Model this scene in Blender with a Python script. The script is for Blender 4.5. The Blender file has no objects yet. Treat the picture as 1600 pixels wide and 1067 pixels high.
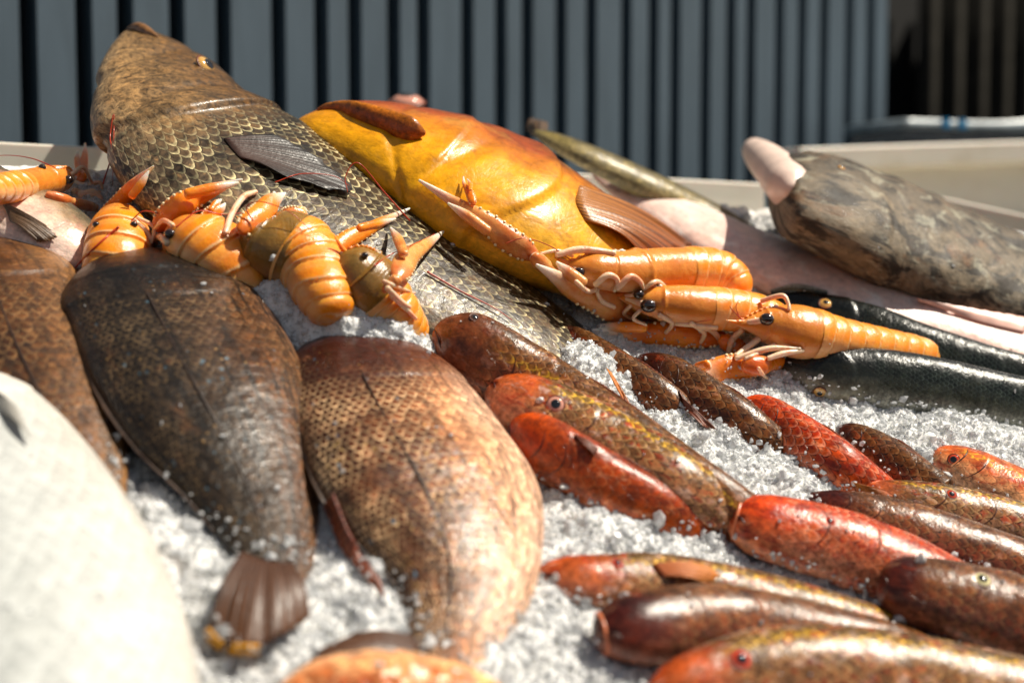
import bpy, math, random
import numpy as np
from mathutils import Vector
from mathutils.bvhtree import BVHTree

SC = bpy.context.scene
COL = SC.collection
rng = np.random.default_rng(7)
random.seed(7)

# ------------------------------------------------------------------ camera
PITCH = math.radians(4.0)
CAMZ = 1.45
cam_d = bpy.data.cameras.new('camera'); cam = bpy.data.objects.new('camera', cam_d); COL.objects.link(cam)
cam.location = (0, 0, CAMZ); cam.rotation_euler = (math.pi/2 - PITCH, 0, 0)
cam_d.sensor_width = 36; cam_d.lens = 50; cam_d.clip_start = .02; cam_d.clip_end = 60
cam_d.dof.use_dof = True; cam_d.dof.focus_distance = 1.0; cam_d.dof.aperture_fstop = 3.4
SC.camera = cam

# ------------------------------------------------------------------ light
SUN_EL, SUN_AZ = 58.0, 86.0      # azimuth clockwise from +y (view direction)
w = bpy.data.worlds.new('World'); SC.world = w; w.use_nodes = True
nt = w.node_tree; nt.nodes.clear()
sky = nt.nodes.new('ShaderNodeTexSky'); sky.sky_type = 'NISHITA'; sky.sun_disc = False
sky.sun_elevation = math.radians(SUN_EL); sky.sun_rotation = math.radians(SUN_AZ)
bg = nt.nodes.new('ShaderNodeBackground'); bg.inputs[1].default_value = 0.045
wo = nt.nodes.new('ShaderNodeOutputWorld')
hs_ = nt.nodes.new('ShaderNodeHueSaturation'); hs_.inputs['Saturation'].default_value = .45
nt.links.new(sky.outputs[0], hs_.inputs['Color']); nt.links.new(hs_.outputs[0], bg.inputs[0]); nt.links.new(bg.outputs[0], wo.inputs[0])
sd = bpy.data.lights.new('sun', 'SUN'); sun = bpy.data.objects.new('sun', sd); COL.objects.link(sun)
sd.energy = 5.0; sd.angle = math.radians(.5); sd.color = (1.0, .92, .78)
sv = Vector((math.sin(math.radians(SUN_AZ))*math.cos(math.radians(SUN_EL)),
             math.cos(math.radians(SUN_AZ))*math.cos(math.radians(SUN_EL)), math.sin(math.radians(SUN_EL))))
sun.rotation_euler = sv.to_track_quat('Z', 'Y').to_euler(); sun.location = (3, 0, 5)
vs = SC.view_settings
vs.view_transform = 'Standard'; vs.look = 'None'; vs.exposure = 0.5; vs.gamma = 1; vs.use_curve_mapping = False
SC.cycles.max_bounces = 8; SC.cycles.transmission_bounces = 5; SC.cycles.caustics_refractive = False; SC.cycles.caustics_reflective = False
SC.cycles.sample_clamp_indirect = 6; SC.cycles.sample_clamp_direct = 30

# ------------------------------------------------------------------ projection helpers
f = 50/36*1600
cp, sp = math.cos(PITCH), math.sin(PITCH)
R = np.array([[1, 0, 0], [0, sp, -cp], [0, cp, sp]])      # camera axes -> world (columns x, y, z)
CO = np.array([0, 0, CAMZ])
def ray(px, py):
    px = np.asarray(px, float); py = np.asarray(py, float)
    r = np.stack([(px-800)/f, -(py-533.5)/f, -np.ones_like(px)], -1)
    return r @ R.T                                         # length such that axis depth is 1
A0, B0, C0 = .975, -2.0e-4, 7.3e-4                         # slope of the ice bed
_n = np.array([-(B0*f), C0*f, A0]); _nl = np.linalg.norm(_n)
N_cam = _n/_nl; D0 = 1/_nl
N = R @ N_cam                                              # normal of the bed (up)
P0 = CO - N*D0                                             # foot of the camera on the bed
def onbed(px, py, h=0.0):
    r = ray(px, py)
    t = (D0 - np.asarray(h, float))/(-(r @ N))
    return CO + r*t[..., None]
def W(px, py, z):
    return CO + ray(px, py)*np.asarray(z, float)[..., None]
def depth(p):
    return (np.asarray(p)-CO) @ (-R[:, 2])
def nrm(v):
    return v/np.maximum(np.linalg.norm(v, axis=-1, keepdims=True), 1e-9)
TREES = []; ICE_T = []; LIM = [None]
def S(px, py, lift=0.0):
    """point on whatever stands nearest along the sight line, moved lift metres off it"""
    r = ray(px, py); d = r/np.linalg.norm(r); best = None
    q = onbed(px, py, .004); best = np.linalg.norm(q-CO)
    if ICE_T:
        h = ICE_T[0].ray_cast(Vector(CO), Vector(d))
        if h[0] is not None: best = h[3]
    for t in TREES[:LIM[0]]:
        h = t.ray_cast(Vector(CO), Vector(d))
        if h[0] is not None and h[3] < best: best = h[3]
    return CO + d*(best-lift)

# ------------------------------------------------------------------ objects
ORG = {}
def thing(name, label, cat, loc, group=None, kind=None):
    o = bpy.data.objects.new(name, None); COL.objects.link(o)
    o.location = tuple(float(v) for v in loc); o.empty_display_size = .02
    ORG[o] = np.array(loc, float)
    o['label'] = label; o['category'] = cat
    if group: o['group'] = group
    if kind: o['kind'] = kind
    return o
def mesh(name, v, faces, mat, parent=None, attrs=None, smooth=True, bvh=False, label=None):
    v = np.asarray(v, float)
    if bvh: TREES.append(BVHTree.FromPolygons([tuple(q) for q in v], [tuple(int(i) for i in q) for q in faces]))
    org = ORG[parent] if parent is not None else v.mean(0)
    me = bpy.data.meshes.new(name)
    me.from_pydata((v-org).tolist(), [], [list(map(int, q)) for q in faces] if not isinstance(faces, np.ndarray) else faces.tolist())
    if attrs:
        for k, arr in attrs.items():
            at = me.attributes.new(k, 'FLOAT_VECTOR', 'POINT')
            at.data.foreach_set('vector', np.asarray(arr, np.float32).ravel())
    me.polygons.foreach_set('use_smooth', np.full(len(me.polygons), smooth))
    me.materials.append(mat); me.update()
    o = bpy.data.objects.new(name, me); COL.objects.link(o)
    ORG[o] = org
    if parent is not None: o.parent = parent
    else: o.location = tuple(org)
    if label: o['label'] = label
    return o
def tag(o, label, cat=None, group=None, kind=None):
    if label: o['label'] = label
    if cat: o['category'] = cat
    if group: o['group'] = group
    if kind: o['kind'] = kind
    return o

def spline(P, n):
    """catmull-rom through rows of P, n samples evenly along the first two columns"""
    P = np.asarray(P, float)
    if len(P) == 2: P = np.array([P[0], (P[0]+P[1])/2, P[1]])
    Q = np.vstack([2*P[0]-P[1], P, 2*P[-1]-P[-2]])
    out = []
    for i in range(1, len(Q)-2):
        t = np.linspace(0, 1, 24, endpoint=False)[:, None]
        a, b, c, d = Q[i-1], Q[i], Q[i+1], Q[i+2]
        out.append(.5*((2*b)+(-a+c)*t+(2*a-5*b+4*c-d)*t**2+(-a+3*b-3*c+d)*t**3))
    out.append(P[-1:]); X = np.vstack(out)
    L = np.r_[0, np.cumsum(np.linalg.norm(np.diff(X[:, :2], axis=0), axis=1))]
    q = np.linspace(0, L[-1], n)
    return np.stack([np.interp(q, L, X[:, j]) for j in range(X.shape[1])], 1)
def sstep(x, a, b):
    t = np.clip((x-a)/(b-a), 0, 1); return t*t*(3-2*t)

def _hash(ix, iy, seed):
    h = (ix.astype(np.int64)*374761393 + iy.astype(np.int64)*668265263 + seed*1442695041) & 0x7fffffff
    h = ((h ^ (h >> 13))*1274126177) & 0x7fffffff
    return ((h ^ (h >> 16)) & 0xffff)/65535.0
def vnoise(x, y, seed=0):
    ix = np.floor(x); iy = np.floor(y); fx = x-ix; fy = y-iy
    fx = fx*fx*(3-2*fx); fy = fy*fy*(3-2*fy)
    a = _hash(ix, iy, seed); b = _hash(ix+1, iy, seed); c = _hash(ix, iy+1, seed); d = _hash(ix+1, iy+1, seed)
    return (a*(1-fx)+b*fx)*(1-fy)+(c*(1-fx)+d*fx)*fy

def loft(C, D, F, a, b, nt_=64, p=1.0, disp=None, svals=None, closed_ends=True):
    n = len(C)
    s = np.linspace(0, 1, n) if svals is None else svals
    th = np.linspace(-math.pi/2, 1.5*math.pi, nt_+1)
    ct, st = np.cos(th), np.sin(th)
    cx = np.sign(ct)*np.abs(ct)**p; sx = np.sign(st)*np.abs(st)**p
    rad = (a[:, None]*cx[None, :])[..., None]*D[:, None, :] + (b[:, None]*sx[None, :])[..., None]*F[:, None, :]
    if disp is not None:
        dd = disp(s[:, None], th[None, :])
        rad = rad + nrm(rad)*(dd*a[:, None] if True else dd)[..., None]
    V = C[:, None, :]+rad
    L = np.r_[0, np.cumsum(np.linalg.norm(np.diff(C, axis=0), axis=1))]
    amax = float(np.max(a)); per = amax*(1+float(np.max(b))/amax)/2*(th+math.pi/2)
    fc = np.stack(np.broadcast_arrays(s[:, None], ct[None, :], st[None, :]), -1)
    um = np.stack(np.broadcast_arrays(L[:, None], per[None, :], 0*s[:, None]), -1)
    V = V.reshape(-1, 3); fc = fc.reshape(-1, 3); um = um.reshape(-1, 3)
    m = nt_+1
    i = np.arange(n-1)[:, None]*m; j = np.arange(nt_)[None, :]
    q = np.stack([i+j, i+j+1, i+m+j+1, i+m+j], -1).reshape(-1, 4)
    if float(np.dot(np.cross(D[0], F[0]), (C[-1]-C[0]))) < 0: q = q[:, ::-1]
    return V, q, {'fc': fc, 'um': um}

class Body: pass
def body(pts, k=.5, dors=1, Fv=None, sink=.3, lift=0.0, nose=.1, npow=2.0, tail=.03, n=150, nt_=72, p=1.0, rest=None, straight=0):
    """centre line and section axes of an animal lying on the bed; pts = (px, py, half width in px[, extra lift])"""
    P = np.array([tuple(q)+(0,)*(4-len(q)) for q in pts], float)
    X = spline(P, n); px, py, r, ex = X.T
    s = np.linspace(0, 1, n)
    s = 1-(1-s)**1.0
    # finer rings at the snout
    s2 = s**1.5*.5+s*.5
    px, py, r, ex = [np.interp(s2, s, q) for q in (px, py, r, ex)]; s = s2
    cap = np.ones(n); mk = s < nose
    cap[mk] = (1-(1-s[mk]/nose)**npow)**(1/npow)
    mt = s > 1-tail
    cap[mt] *= np.sqrt(np.clip(1-((s[mt]-(1-tail))/tail)**2, 0, 1))
    cap = np.maximum(cap, .015)
    h = np.full(n, .02); zs = None
    if rest is not None:
        idx = np.linspace(0, n-1, 24).astype(int)
        zs = np.interp(np.arange(n), idx, [depth(S(px[i_], py[i_])) for i_ in idx])
    F0 = N if Fv is None else nrm(np.array(Fv, float))
    for _ in range(5):
        C = onbed(px, py, h); z = depth(C); rm = np.maximum(r, 3)*z/f
        T = nrm(np.gradient(C, axis=0)); w_ = max(3, n//14)
        kk = np.hanning(2*w_+3)[1:-1]; kk /= kk.sum()
        T = nrm(np.stack([np.convolve(np.pad(T[:, j_], w_, mode='edge'), kk, 'valid')[:n] for j_ in range(3)], 1))
        F = nrm(F0 - (T @ F0)[:, None]*T)
        D = np.cross(T, F)*dors
        V = nrm(C-CO); E = nrm(np.cross(T, V))
        a = rm/np.sqrt(np.sum(D*E, 1)**2 + (k*np.sum(F*E, 1))**2); b = k*a
        hh = np.sqrt((a*(D @ N))**2+(b*(F @ N))**2)
        h = hh*(1-sink)+lift+ex
        if zs is not None and straight:
            hr = np.maximum(h, D0-(zs-rest*b)*(-(ray(px, py) @ N))); c_ = np.polyfit(s[:int(n*.85)], hr[:int(n*.85)], 2 if straight == 2 else 1); fit = np.polyval(c_, s)
            h = fit+.5*max(0, float((hr-fit)[:int(n*.8)].max()))+np.minimum(ex, 0)
        elif zs is not None:
            hr = D0-(zs-rest*b)*(-(ray(px, py) @ N)); h = np.maximum(h, hr)
            w_ = n//12; h2 = np.array([h[max(0, i_-w_):i_+w_+1].max() for i_ in range(n)])
            kk = np.hanning(2*w_+3)[1:-1]; kk /= kk.sum(); h = np.convolve(np.pad(h2, w_, mode='edge'), kk, 'valid')[:n]
    B = Body(); B.C, B.D, B.F, B.a, B.b, B.s, B.T = C, D, F, a*cap, b*cap, s, T; B.nt_ = nt_; B.p = p
    return B
def surf(B, s, th, off=0.0):
    g = lambda q: np.array([np.interp(s, B.s, q[:, j]) for j in range(3)])
    C, D, F, T = g(B.C), g(B.D), g(B.F), g(B.T)
    a = np.interp(s, B.s, B.a); b = np.interp(s, B.s, B.b)
    r = a*math.cos(th)*D + b*math.sin(th)*F
    nn = nrm(math.cos(th)/max(a, 1e-6)*D + math.sin(th)/max(b, 1e-6)*F)
    return C+r+nn*off, nn, T

def ellipsoid(c, ax, ay, az, nu=20, nv=12):
    """c centre, ax/ay/az the three half axis vectors"""
    v = []; fcs = []
    for i in range(nv+1):
        ph = math.pi*i/nv
        for j in range(nu):
            t = 2*math.pi*j/nu
            v.append(c + math.sin(ph)*math.cos(t)*ax + math.sin(ph)*math.sin(t)*ay + math.cos(ph)*az)
    for i in range(nv):
        for j in range(nu):
            q = (i*nu+j, (i+1)*nu+j, (i+1)*nu+(j+1) % nu, i*nu+(j+1) % nu)
            fcs.append(q)
    return np.array(v), fcs

def frame(nn):
    nn = nrm(nn); u = nrm(np.cross(nn, [0.1, .2, 1.])); return u, np.cross(nn, u), nn

def tube(P3, r, nt_=14, flat=1.0, upv=None):
    P3 = np.asarray(P3, float); r = np.asarray(r, float)
    t0 = nrm(P3[0]-P3[1]); t1 = nrm(P3[-1]-P3[-2]); e_ = np.array([.62, .5, .28])[:, None]; w_ = np.array([.03, .6, .88])
    P3 = np.vstack([P3[0]+t0*r[0]*e_, P3, P3[-1]+t1*r[-1]*e_[::-1]]); r = np.r_[r[0]*w_, r, r[-1]*w_[::-1]]
    T = nrm(np.gradient(P3, axis=0)); u0 = nrm(CO-P3.mean(0)) if upv is None else upv
    F = nrm(u0-(T@u0)[:, None]*T); D = np.cross(T, F)
    return loft(P3, D, F, r, r*flat, nt_)
def px_path(pts, n, lift0=.004, lift1=.004, hug=True):
    """a chain given by pixels (px, py, r px); depth runs between what the two ends rest on"""
    X = spline(np.array(pts, float), n)
    p0 = S(X[0, 0], X[0, 1], lift0); p1 = S(X[-1, 0], X[-1, 1], lift1)
    iz = np.linspace(1/depth(p0), 1/depth(p1), n)
    if hug:
        zs = np.array([depth(S(x[0], x[1], 0.0)) for x in X[::max(1, n//10)]])
        zi = np.interp(np.arange(n), np.arange(n)[::max(1, n//10)], zs)
        rr = X[:, 2]/f*zi
        iz = np.maximum(iz, 1/(zi-rr*.8))
        k = np.array([.1, .2, .4, .2, .1])
        if n > 8: iz = np.convolve(np.pad(iz, 2, mode='edge'), k, 'valid')
    z = 1/iz
    return W(X[:, 0], X[:, 1], z), X[:, 2]*z/f
def join(parts):
    V, Q, off = [], [], 0
    AT = {}
    for v, q, at in parts:
        V.append(v); Q += [[int(i)+off for i in x] for x in q]; off += len(v)
        for k2 in ('fc', 'um'):
            AT.setdefault(k2, []).append(at[k2] if at else np.zeros((len(v), 3)))
    return np.vstack(V), Q, {k2: np.vstack(x) for k2, x in AT.items()}

# ------------------------------------------------------------------ materials
def srgb(h, m=1.0):
    h = h.lstrip('#'); o = []
    for i in (0, 2, 4):
        c = int(h[i:i+2], 16)/255
        o.append((c/12.92 if c <= .04045 else ((c+.055)/1.055)**2.4)*m)
    return tuple(o)
class G:
    def __init__(s, name):
        s.m = bpy.data.materials.new(name); s.m.use_nodes = True; s.t = s.m.node_tree; s.t.nodes.clear()
        s.out = s.t.nodes.new('ShaderNodeOutputMaterial'); s.p = s.t.nodes.new('ShaderNodeBsdfPrincipled')
        s.t.links.new(s.p.outputs[0], s.out.inputs[0])
    def put(s, inp, v):
        if v is None: return
        if isinstance(v, bpy.types.NodeSocket): s.t.links.new(v, inp)
        elif isinstance(v, tuple) and len(v) == 3 and inp.type == 'RGBA': inp.default_value = v+(1,)
        else: inp.default_value = v
    def M(s, op, a, b=None, c=None):
        n = s.t.nodes.new('ShaderNodeMath'); n.operation = op
        s.put(n.inputs[0], a); s.put(n.inputs[1], b); s.put(n.inputs[2], c); return n.outputs[0]
    def mix(s, fac, a, b, mode='MIX'):
        n = s.t.nodes.new('ShaderNodeMix'); n.data_type = 'RGBA'; n.blend_type = mode
        s.put(n.inputs[0], fac); s.put(n.inputs[6], a); s.put(n.inputs[7], b); return n.outputs[2]
    def attr(s, name):
        n = s.t.nodes.new('ShaderNodeAttribute'); n.attribute_name = name; return n.outputs['Vector']
    def sep(s, v):
        n = s.t.nodes.new('ShaderNodeSeparateXYZ'); s.put(n.inputs[0], v); return n.outputs
    def comb(s, x, y, z=0.0):
        n = s.t.nodes.new('ShaderNodeCombineXYZ'); s.put(n.inputs[0], x); s.put(n.inputs[1], y); s.put(n.inputs[2], z); return n.outputs[0]
    def obj(s):
        return s.t.nodes.new('ShaderNodeTexCoord').outputs['Object']
    def noise(s, v, sc, det=3.0, rough=.55, dist=0.0, col=False):
        n = s.t.nodes.new('ShaderNodeTexNoise'); s.put(n.inputs['Vector'], v); n.inputs['Scale'].default_value = sc
        n.inputs['Detail'].default_value = det; n.inputs['Roughness'].default_value = rough; n.inputs['Distortion'].default_value = dist
        return n.outputs[1 if col else 0]
    def vor(s, v, sc, feat='F1', out=0, rnd=1.0):
        n = s.t.nodes.new('ShaderNodeTexVoronoi'); n.feature = feat; s.put(n.inputs['Vector'], v)
        n.inputs['Scale'].default_value = sc; n.inputs['Randomness'].default_value = rnd; return n.outputs[out]
    def ramp(s, v, stops, interp='LINEAR'):
        n = s.t.nodes.new('ShaderNodeValToRGB'); s.put(n.inputs[0], v); cr = n.color_ramp; cr.interpolation = interp
        while len(cr.elements) < len(stops): cr.elements.new(.5)
        for e, (p, c) in zip(cr.elements, stops): e.position = p; e.color = tuple(c)+(1,)
        return n.outputs[0]
    def ss(s, v, a, b, lo=0.0, hi=1.0):
        n = s.t.nodes.new('ShaderNodeMapRange'); n.interpolation_type = 'SMOOTHSTEP'
        s.put(n.inputs[0], v); n.inputs[1].default_value = a; n.inputs[2].default_value = b
        n.inputs[3].default_value = lo; n.inputs[4].default_value = hi; return n.outputs[0]
    def vscale(s, v, sc):
        n = s.t.nodes.new('ShaderNodeVectorMath'); n.operation = 'MULTIPLY'; s.put(n.inputs[0], v); n.inputs[1].default_value = sc; return n.outputs[0]
    def white(s, v):
        n = s.t.nodes.new('ShaderNodeTexWhiteNoise'); n.noise_dimensions = '3D'; s.put(n.inputs[0], v); return n.outputs[0]
    def bump(s, h, strength, dist=.001, prev=None):
        n = s.t.nodes.new('ShaderNodeBump'); s.put(n.inputs['Height'], h); n.inputs['Strength'].default_value = strength
        n.inputs['Distance'].default_value = dist; s.put(n.inputs['Normal'], prev); return n.outputs[0]
    def set(s, **k):
        if 'Normal' in k and 'Coat_Normal' not in k: k['Coat_Normal'] = k['Normal']
        for a, v in k.items(): s.put(s.p.inputs[a.replace('_', ' ')], v)
        return s.m
def simple(name, col, rough=.5, var=.15, scale=60, bump=0.0, **k):
    g = G(name); o = g.obj(); n = g.noise(o, scale, 4)
    c = g.mix(g.ss(n, .3, .7), tuple(x*(1-var) for x in col), tuple(min(1, x*(1+var)) for x in col))
    g.set(Base_Color=c, Roughness=rough, **k)
    if bump: g.set(Normal=g.bump(n, bump, .002))
    return g.m

def scales(g, um, lx, ly):
    """overlapping round scales; returns height 0..1, edge distance, random per scale"""
    sx = g.sep(um)
    wob = g.noise(um, 1/(lx*4), 3, .65)
    u = g.M('MULTIPLY', sx[0], 1/lx); u = g.M('ADD', u, g.M('MULTIPLY', wob, 1.6))
    v = g.M('MULTIPLY', sx[1], 1/ly); v = g.M('ADD', v, g.M('MULTIPLY', wob, .9))
    c = g.M('FLOOR', u); fu = g.M('SUBTRACT', u, c)
    odd = g.M('MULTIPLY', g.M('FLOORED_MODULO', c, 2.0), .5)
    vo = g.M('ADD', v, odd); vp = g.M('ADD', v, g.M('SUBTRACT', .5, odd))
    fp = g.M('SUBTRACT', g.M('FRACT', vp), .5)
    e = g.M('SQRT', g.M('MAXIMUM', g.M('SUBTRACT', 1.0, g.M('MULTIPLY', g.M('MULTIPLY', fp, fp), 3.9)), 0.0))
    ed = g.M('SUBTRACT', fu, e)                      # <0: on the scale of the column before
    prev = g.M('LESS_THAN', ed, 0.0)
    t = g.M('MULTIPLY', g.M('ADD', fu, prev), .5)
    idu = g.M('SUBTRACT', c, prev)
    own = g.M('FLOOR', vo); pv = g.M('FLOOR', vp)
    idv = g.M('ADD', g.M('MULTIPLY', pv, prev), g.M('MULTIPLY', own, g.M('SUBTRACT', 1.0, prev)))
    return t, ed, g.white(g.comb(idu, idv, 3.0))

def fishmat(name, dv, head=None, hs=(.22, .27), mott=(), sc=(.006, .005), light=None, lightw=.5, dark=.5, rnd=.3,
            rough=.28, bump=.5, warp=.3, flecks=(), coat=.6, metal=0.0, fine=.55, fsc=260, deep=True, streak=None, stripes=None, sss=0.0, finebump=.12, spec=.32):
    sat = lambda c: tuple(x**1.33 for x in c)
    if deep: dv = [(p, sat(c)) for p, c in dv]; head = head and [(p, sat(c)) for p, c in head]; mott = [(sat(m_[0]),)+tuple(m_[1:]) for m_ in mott]; light = light and sat(light)
    g = G(name); fc = g.sep(g.attr('fc')); um = g.attr('um'); o = g.obj()
    s = fc[0]; t = g.M('MULTIPLY_ADD', fc[1], -.5, .5)
    t = g.M('ADD', t, g.M('MULTIPLY', g.M('SUBTRACT', g.noise(um, 25, 4), .5), warp))
    col = g.ramp(t, dv)
    body_m = g.ss(g.M('ADD', s, g.M('MULTIPLY', g.M('MULTIPLY', fc[1], fc[1]), .06)), hs[0], hs[1])
    if head is not None:
        col = g.mix(body_m, g.ramp(t, head), col)
    for (c, sca, lo, hi, am) in mott:
        nn = g.noise(g.vscale(um, (1, 1.6, 1)), sca, 5, .65, .6)
        col = g.mix(g.ss(nn, lo, hi, 0, am), col, c)
    h, ed, rn = scales(g, um, sc[0], sc[1])
    wet = g.ss(g.noise(um, 30, 3), .3, .65)
    dk = g.M('MULTIPLY', g.ss(ed, 0.08, .34, 1, 0), g.ss(ed, -.02, 0.0)); dk = g.M('MULTIPLY', g.M('MULTIPLY', dk, body_m), dark)  # dark scale outline, with the shade under the overlap put into the colour
    col = g.mix(dk, col, tuple(x*.14 for x in dv[0][1]))
    lm = g.M('MULTIPLY', g.M('MULTIPLY', g.ss(ed, -.45, -.05), g.ss(ed, 0.0, .01, 1, 0)), body_m)
    if light is not None:
        col = g.mix(g.M('MULTIPLY', g.M('MULTIPLY', lm, lightw), g.M('MULTIPLY_ADD', wet, .85, .12)), col, light)
    col = g.mix(g.M('MULTIPLY', body_m, 1.0), col, g.mix(1.0, col, g.ramp(rn, [(0, (1-rnd,)*3), (1, (1+rnd,)*3)]), 'MULTIPLY'))
    if streak is not None:       # thin lines along the body, (colour, amount)
        nn = g.noise(g.vscale(um, (12, 220, 1)), 1.0, 3)
        col = g.mix(g.ss(nn, .5, .62, 0, streak[1]), col, streak[0])
    if stripes is not None:      # (colour, t0, t1, amount): band along the body
        b_ = g.M('MULTIPLY', g.ss(t, stripes[1]-.03, stripes[1]), g.ss(t, stripes[2], stripes[2]+.03, 1, 0))
        b_ = g.M('MULTIPLY', b_, g.M('MULTIPLY_ADD', lm, .9, .12))
        col = g.mix(g.M('MULTIPLY', b_, g.M('MULTIPLY', body_m, stripes[3])), col, stripes[0])
    for (c, sca, thr, am) in flecks:
        vv = g.vor(g.vscale(um, (.75, 1.2, 1)), sca); gate = g.ss(g.noise(um, 22, 2), .42, .6)
        sel = g.ss(g.sep(g.vor(g.vscale(um, (.75, 1.2, 1)), sca, out=1))[0], .45, .5)
        col = g.mix(g.M('MULTIPLY', g.M('MULTIPLY', g.ss(vv, thr*.6, thr, 1, 0), sel), g.M('MULTIPLY', g.M('MULTIPLY', gate, g.M('MULTIPLY_ADD', body_m, .85, .15)), am*.6)), col, c)
    fn = g.noise(o, fsc, 5, .7, .5); fn2 = g.noise(g.vscale(um, (1.5, 1, 1)), fsc*.3, 4, .65, .8)
    col = g.mix(1.0, col, g.ramp(fn, [(.3, (1-fine,)*3), (.5, (1, 1, 1)), (.72, (1+fine*.9, 1+fine*.8, 1+fine*.65))]), 'MULTIPLY')
    col = g.mix(1.0, col, g.ramp(fn2, [(.32, (1-fine*.7,)*3), (.5, (1, 1, 1)), (.7, (1+fine*.6, 1+fine*.55, 1+fine*.45))]), 'MULTIPLY')
    rg = g.M('ADD', rough-.16, g.M('MULTIPLY', g.noise(um, 90, 5, .7), .34))
    nb = g.bump(g.M('MULTIPLY', h, body_m), bump, .0012)
    nb = g.bump(g.noise(um, 330, 4, .7), finebump*2.2, .001, nb); nb = g.bump(fn2, .35, .002, nb)
    nb = g.bump(g.noise(um, 45, 3), .3, .003, nb)
    g.set(Base_Color=col, Roughness=rg, Normal=nb, Metallic=metal, Coat_Weight=coat*.55, Coat_Roughness=.07, Coat_IOR=1.33, Specular_IOR_Level=spec)
    if sss: g.set(Subsurface_Weight=sss, Subsurface_Radius=(.012, .005, .003), Subsurface_Scale=.6)
    return g.m
def L(*a): return [(p, srgb(c)) for p, c in a]

m_meagre = fishmat('meagre_skin', L((0, '3a2f22'), (.28, '4c3d28'), (.5, '55493a'), (.75, '6b5c4a'), (1, '7e7060')),
    head=L((0, '4a3820'), (.35, '7d5f36'), (.6, '8c7250'), (.85, 'ab8f6a'), (1, 'b09a7c')), hs=(.2, .3), fine=.85, fsc=200,
    mott=[(srgb('6d5030'), 60, .45, .7, .45), (srgb('2e241a'), 110, .55, .68, .6), (srgb('c2a070'), 150, .6, .7, .4)], sc=(.0074, .0078),
    light=srgb('d6cca8'), lightw=.85, dark=.5, rnd=.6, bump=.8, rough=.36, coat=.35)
m_grouper = fishmat('golden_grouper_skin', L((0, '6a3a16'), (.32, '96581a'), (.5, 'e09a08'), (.7, 'eeb008'), (1, 'f0c450')),
    head=L((0, '8c4a20'), (.36, 'b0602a'), (.52, 'd08c18'), (.68, 'ecac04'), (1, 'e8b41c')), hs=(.5, .56),
    mott=[(srgb('a85a22'), 18, .5, .7, .5), (srgb('e0b860'), 26, .5, .75, .5), (srgb('8a5a14'), 90, .58, .72, .25)], sc=(.004, .004), dark=.15, rnd=.08, bump=.12, rough=.32, coat=.5, finebump=.1, fine=.3, fsc=120)
m_olive = fishmat('olive_fish_skin', L((0, '4c4630'), (.4, '6e6444'), (.7, '948650'), (1, 'a89c78')), sc=(.006, .006), dark=.5, rough=.4, light=srgb('8d8668'))
m_bream_dark = fishmat('dark_bream_skin', L((0, '2e261e'), (.3, '42372c'), (.55, '5a4434'), (.78, '76502f'), (1, '8e6a4c')),
    head=L((0, '1c1712'), (.5, '2a211a'), (1, '4a3a2a')), hs=(.16, .24),
    mott=[(srgb('4a4038'), 45, .42, .7, .5), (srgb('1d1612'), 50, .5, .7, .4), (srgb('8a6040'), 36, .56, .78, .45)], sc=(.0040, .0042), light=srgb('a08a6c'), lightw=.5, dark=.7, rnd=.5, bump=.8, fine=.6, fsc=420,
    streak=(srgb('15100c'), .8), flecks=[(srgb('5f8fa8'), 150, .2, .7), (srgb('d0a468'), 260, .22, .6)], rough=.32, coat=.4)
m_bream_copper = fishmat('copper_bream_skin', L((0, '4c2c18'), (.25, '6b4024'), (.5, '8e5c3a'), (.72, 'd8a27c'), (1, 'f2d0ba')),
    head=L((0, '3a1c10'), (.45, '562c18'), (1, '7c4a2e')), hs=(.16, .32),
    mott=[(srgb('5a3a26'), 26, .5, .75, .45), (srgb('d8a07c'), 30, .54, .75, .5)], sc=(.0044, .0046), light=srgb('fbdcb4'), lightw=.8, dark=.6, rnd=.45, bump=.8, fine=.5, fsc=420,
    streak=(srgb('2c180c'), .5), flecks=[(srgb('5f9cba'), 130, .22, .8), (srgb('f0c878'), 240, .25, .6)], rough=.3, coat=.45)
m_bream_brown = fishmat('brown_bream_skin', L((0, '3a2616'), (.3, '5a3c22'), (.6, '7a5634'), (1, '9c7850')),
    mott=[(srgb('2a1a10'), 50, .48, .7, .7), (srgb('a5835a'), 80, .55, .72, .5)], sc=(.0058, .005), light=srgb('b4946c'), lightw=.5, dark=.7, rnd=.4,
    streak=(srgb('24160c'), .5), flecks=[(srgb('6f93a8'), 75, .2, .7)], rough=.38, coat=.35)
m_silver = fishmat('silver_skin', L((0, '90938f'), (.3, 'b2b5b3'), (.6, 'bcbebb'), (1, 'c6c0b6')), sc=(.0085, .0075), fine=.1, light=srgb('cfd0cc'), lightw=.6, dark=.35, rnd=.1, deep=False, bump=.4, rough=.4, coat=.3, metal=.05,
    head=L((0, '8d8983'), (.5, 'cfcbc5'), (1, 'dad4ca')), hs=(.12, .2))
m_pinkhead = fishmat('pink_silver_skin', L((0, '5b564c'), (.25, '7c7260'), (.42, 'b09a80'), (.55, 'e2c9b8'), (.8, 'ecd8cc'), (1, 'f0dcd2')),
    mott=[(srgb('c98c80'), 35, .5, .7, .45), (srgb('8e6a48'), 50, .58, .7, .4)], sc=(.004, .004), dark=.1, rnd=.05, bump=.1, rough=.25, coat=.6, sss=.15, fine=.3)
MUL = dict(sc=(.0062, .0062), rough=.28, coat=.35, hs=(.13, .24), fine=.55)
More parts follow.
